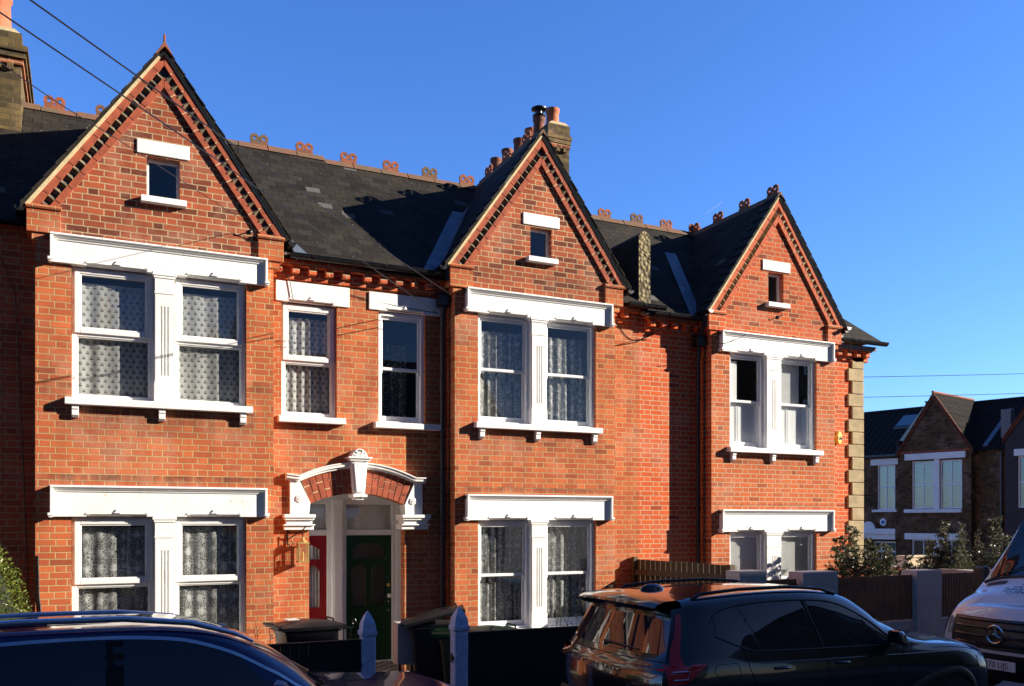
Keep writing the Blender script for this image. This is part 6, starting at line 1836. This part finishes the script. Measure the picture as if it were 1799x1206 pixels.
for z_ in (.72, .82, .92, 1.01):
    m = MB(); rows = [[(front_pt(y*.09, z_)-.030, y*.09, z_-.012), (front_pt(y*.09, z_)-.045, y*.09, z_+.004), (front_pt(y*.09, z_)-.025, y*.09, z_+.018)] for y in range(-7, 8)]; m.grid(rows); m.build('grille_bar', plain('gloss_black_bar', (.012,.012,.013), .25, var=.05) if 'gloss_black_bar' not in bpy.data.materials else bpy.data.materials['gloss_black_bar'], gr, smooth=50)
m = MB(); rows = [[(front_pt(y*.1, z_)-.02, y*.1, z_) for z_ in (.30,.38,.48,.58,.62)] for y in range(-8, 9)]; m.grid(rows); m.build('front_bumper', TRIM, N, smooth=50)
sx_ = front_pt(0, .86) - .055; m = MB(); c_ = .86
m.tube([(sx_, .108*math.cos(2*math.pi*k/32), c_+.108*math.sin(2*math.pi*k/32)) for k in range(33)], .010, 8, cap=False)
for k in range(3):
    a = math.pi/2 + 2*math.pi*k/3
    tip = (sx_, .104*math.cos(a), c_+.104*math.sin(a)); w_ = .022
    l_ = (sx_, w_*math.cos(a+math.pi/2), c_+w_*math.sin(a+math.pi/2)); r_ = (sx_, w_*math.cos(a-math.pi/2), c_+w_*math.sin(a-math.pi/2)); mid = (sx_-.018, 0, c_)
    m.poly([mid, l_, tip]); m.poly([mid, tip, r_])
m.build('star_badge', CHROME, gr, smooth=20)
m = MB(); px_ = front_pt(0, .5)-.05; m.box(px_-.012, px_, -.27, .27, .43, .55); pl_ = m.build('number_plate', plain('white_plate', (.70,.70,.68), .4, var=.02), N, bevel=.004)
text('LF70 UJS', 'lettering', DARKTXT, pl_, .105, (px_-.014, 0, .49), (R(90), 0, R(-90)), ext=.001, sx=.92)
for side in (-1, 1):
    m = MB(); rows = []
    for k in range(9):
        f = k/8; x = .15 + .40*f; rows.append([(x, side*(nv.width(max(x,.17), z_)+.008), z_) for z_ in (.80+.06*f, .88+.06*f, .96+.08*f, 1.02+.10*f)])
    m.grid(rows, flip=side > 0)
    rows = []
    for k in range(5):
        y = .74+.09*k/4; rows.append([(front_pt(y, z_)-.010 + (.04 if k == 4 else 0), side*y, z_) for z_ in (.80,.88,.96,1.0)])
    m.grid(rows, flip=side < 0); m.build('head_lamp', LAMPG, N, smooth=50)
    for wx in (1.0, 4.66):
        d = MB(); d.lathe((wx, side*1.0, .36), [(.01,0),(.42,0),(.42,side*.02),(.01,side*.02)], 28, 'y'); d.build('wheel_well', SEAM, N); wheel(N, wx, side*.92, .345, .23, side)
    m = MB(); rows = []
    for k in range(13):
        f = k/12; row = []
        for q in range(7):
            g = q/6; zt_ = 2.0; xb = 1.18+.95*f; xt = 1.52+.60*f; x = xb+(xt-xb)*g; z = 1.27+(2.02-1.27)*g*(1 if f > .0 else .9); row.append((x, side*(nv.width(x, z, 3., 5.9)+.006), z))
        rows.append(row)
    m.grid(rows, flip=side > 0); m.build('side_window', CGLASS, N, smooth=60)
    m = MB(); m.hexa([(1.10,side*1.03,1.25),(1.24,side*1.03,1.25),(1.24,side*1.26,1.27),(1.12,side*1.26,1.27),(1.10,side*1.04,1.62),(1.22,side*1.04,1.62),(1.22,side*1.24,1.60),(1.12,side*1.24,1.60)]); m.build('door_mirror', TRIM, N, bevel=.03, recalc=True)
# windscreen between pillars
m = MB(); rows = []
def skin(u, v): 
    p = nv.pt(u, v); return p
for a in range(13):
    u = 2.10 + 1.72*a/12; row = []
    for q in range(-12, 13):
        v = 8 - 2.75*abs(q)/12; p = nv.pt(u, v); p2 = nv.pt(u+.02, v)
        tx, tz = p2[0]-p[0], p2[2]-p[2]; L = math.hypot(tx, tz) or 1; row.append((p[0]-tz/L*.010, math.copysign(p[1], q) if q else 0, p[2]+tx/L*.010))
    rows.append(row)
m.grid(rows); ws = m.build('windscreen', CGLASS, N, smooth=60, recalc=True)
def on_skin(u, v, s, off=.012):
    p = nv.pt(u, v); p2 = nv.pt(u+.02, v); tx, tz = p2[0]-p[0], p2[2]-p[2]; L = math.hypot(tx, tz) or 1
    return (p[0]-tz/L*off, s*p[1], p[2]+tx/L*off)
m = MB(); m.tube([on_skin(2.05, 5.6, 1, .03), on_skin(2.3, 6.8, 1, .03), on_skin(2.5, 7.9, 1, .03)], .010, 6); m.tube([on_skin(2.05, 7.8, 1, .03), on_skin(2.3, 6.8, -1, .03), on_skin(2.5, 5.8, -1, .03)], .010, 6); m.build('windscreen_wiper', TRIM, N)
m = MB(); m.tube([on_skin(2.06, v/10, s, .012) for s in (1,) for v in range(52, 81)], .018, 6); m.tube([on_skin(2.06, v/10, -1, .012) for v in range(52, 81)], .018, 6); m.build('windscreen_seal', TRIM, N)
m = MB(); rows = [[on_skin(1.80+.14*b, 5.6+.9*a/8, 1, .008) for b in range(2)] for a in range(9)]; m.grid(rows); m.build('bonnet_vent', TRIM, N, smooth=60, recalc=True)
# lettering on the bonnet, in four lines
p0, p1 = nv.pt(.9, 7.9), nv.pt(1.7, 7.9); ang = math.atan2(p1[2]-p0[2], p1[0]-p0[0])
for line, f, sz in (('TO YOUR DRIVER', .12, .085), ('PLEASE HAND THEM', .38, .075), ('CARRIER BAGS', .62, .085), ('WE RECYCLE', .88, .075)):
    px, pz = p0[0]+(p1[0]-p0[0])*f, p0[2]+(p1[2]-p0[2])*f
    text(line, 'lettering', plain('navy_lettering', (.03,.045,.075), .5, var=.02) if 'navy_lettering' not in bpy.data.materials else bpy.data.materials['navy_lettering'], N, sz, (px-.03*math.sin(ang)-.012, -.02, pz+.03*math.cos(ang)), (ang, 0, R(-90)), ext=.0015, shear=.25, sx=1.05)

# ============================================================ CAMERA, SUN, SKY
F_PX, CXP, HYP, YAW = 1566., 900., 915., R(25.7)
cam = bpy.data.cameras.new('camera'); co = bpy.data.objects.new('camera', cam); COL.objects.link(co)
co.location = (0, 0, 2.15); co.rotation_euler = (R(90), 0, -YAW)
cam.sensor_width = 36.; cam.lens = F_PX/1799*36.; cam.shift_y = (HYP-603.)/1799.; cam.shift_x = -(CXP-899.5)/1799.
cam.clip_end = 5000.; scene.camera = co
SAZ, SEL = R(64.), R(21.)
sd = Vector((math.sin(SAZ)*math.cos(SEL), -math.cos(SAZ)*math.cos(SEL), math.sin(SEL)))
sl = bpy.data.lights.new('sun', 'SUN'); sl.energy = SUN_E; sl.angle = R(.5); sl.color = (1., .90, .76)
so = bpy.data.objects.new('sun', sl); COL.objects.link(so); so.rotation_euler = sd.to_track_quat('Z', 'Y').to_euler(); so.location = (20, -20, 20)
w = bpy.data.worlds.new('World'); scene.world = w; w.use_nodes = True; t = w.node_tree; t.nodes.clear()
sky = t.nodes.new('ShaderNodeTexSky'); sky.sky_type = 'NISHITA'; sky.sun_disc = False
sky.sun_elevation = SEL; sky.sun_rotation = math.atan2(sd.x, sd.y); sky.altitude = 300; sky.air_density = 1.0; sky.dust_density = .6; sky.ozone_density = 3.
hs = t.nodes.new('ShaderNodeHueSaturation'); hs.inputs['Saturation'].default_value = SKY_SAT; hs.inputs['Value'].default_value = 1.
bg = t.nodes.new('ShaderNodeBackground'); bg.inputs[1].default_value = SKY_E
ou = t.nodes.new('ShaderNodeOutputWorld')
mu = t.nodes.new('ShaderNodeMix'); mu.data_type = 'RGBA'; mu.blend_type = 'MULTIPLY'; mu.inputs[0].default_value = 1.; mu.inputs[7].default_value = (.72, .97, 1.46, 1)
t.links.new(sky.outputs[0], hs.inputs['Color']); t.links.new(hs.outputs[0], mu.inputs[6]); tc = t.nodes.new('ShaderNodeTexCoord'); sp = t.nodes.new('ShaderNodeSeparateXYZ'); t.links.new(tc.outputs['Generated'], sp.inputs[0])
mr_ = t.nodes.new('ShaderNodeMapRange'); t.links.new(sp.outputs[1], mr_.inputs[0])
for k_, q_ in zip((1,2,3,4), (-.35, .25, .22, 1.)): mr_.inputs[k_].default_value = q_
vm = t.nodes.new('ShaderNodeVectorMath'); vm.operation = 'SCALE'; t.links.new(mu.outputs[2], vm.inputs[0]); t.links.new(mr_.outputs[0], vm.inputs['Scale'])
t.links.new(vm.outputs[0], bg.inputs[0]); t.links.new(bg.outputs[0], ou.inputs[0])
scene.view_settings.view_transform = 'Standard'; scene.view_settings.look = 'None'; scene.view_settings.exposure = 0.
scene.cycles.max_bounces = 8; scene.cycles.transparent_max_bounces = 16
scene.render.engine = 'CYCLES'
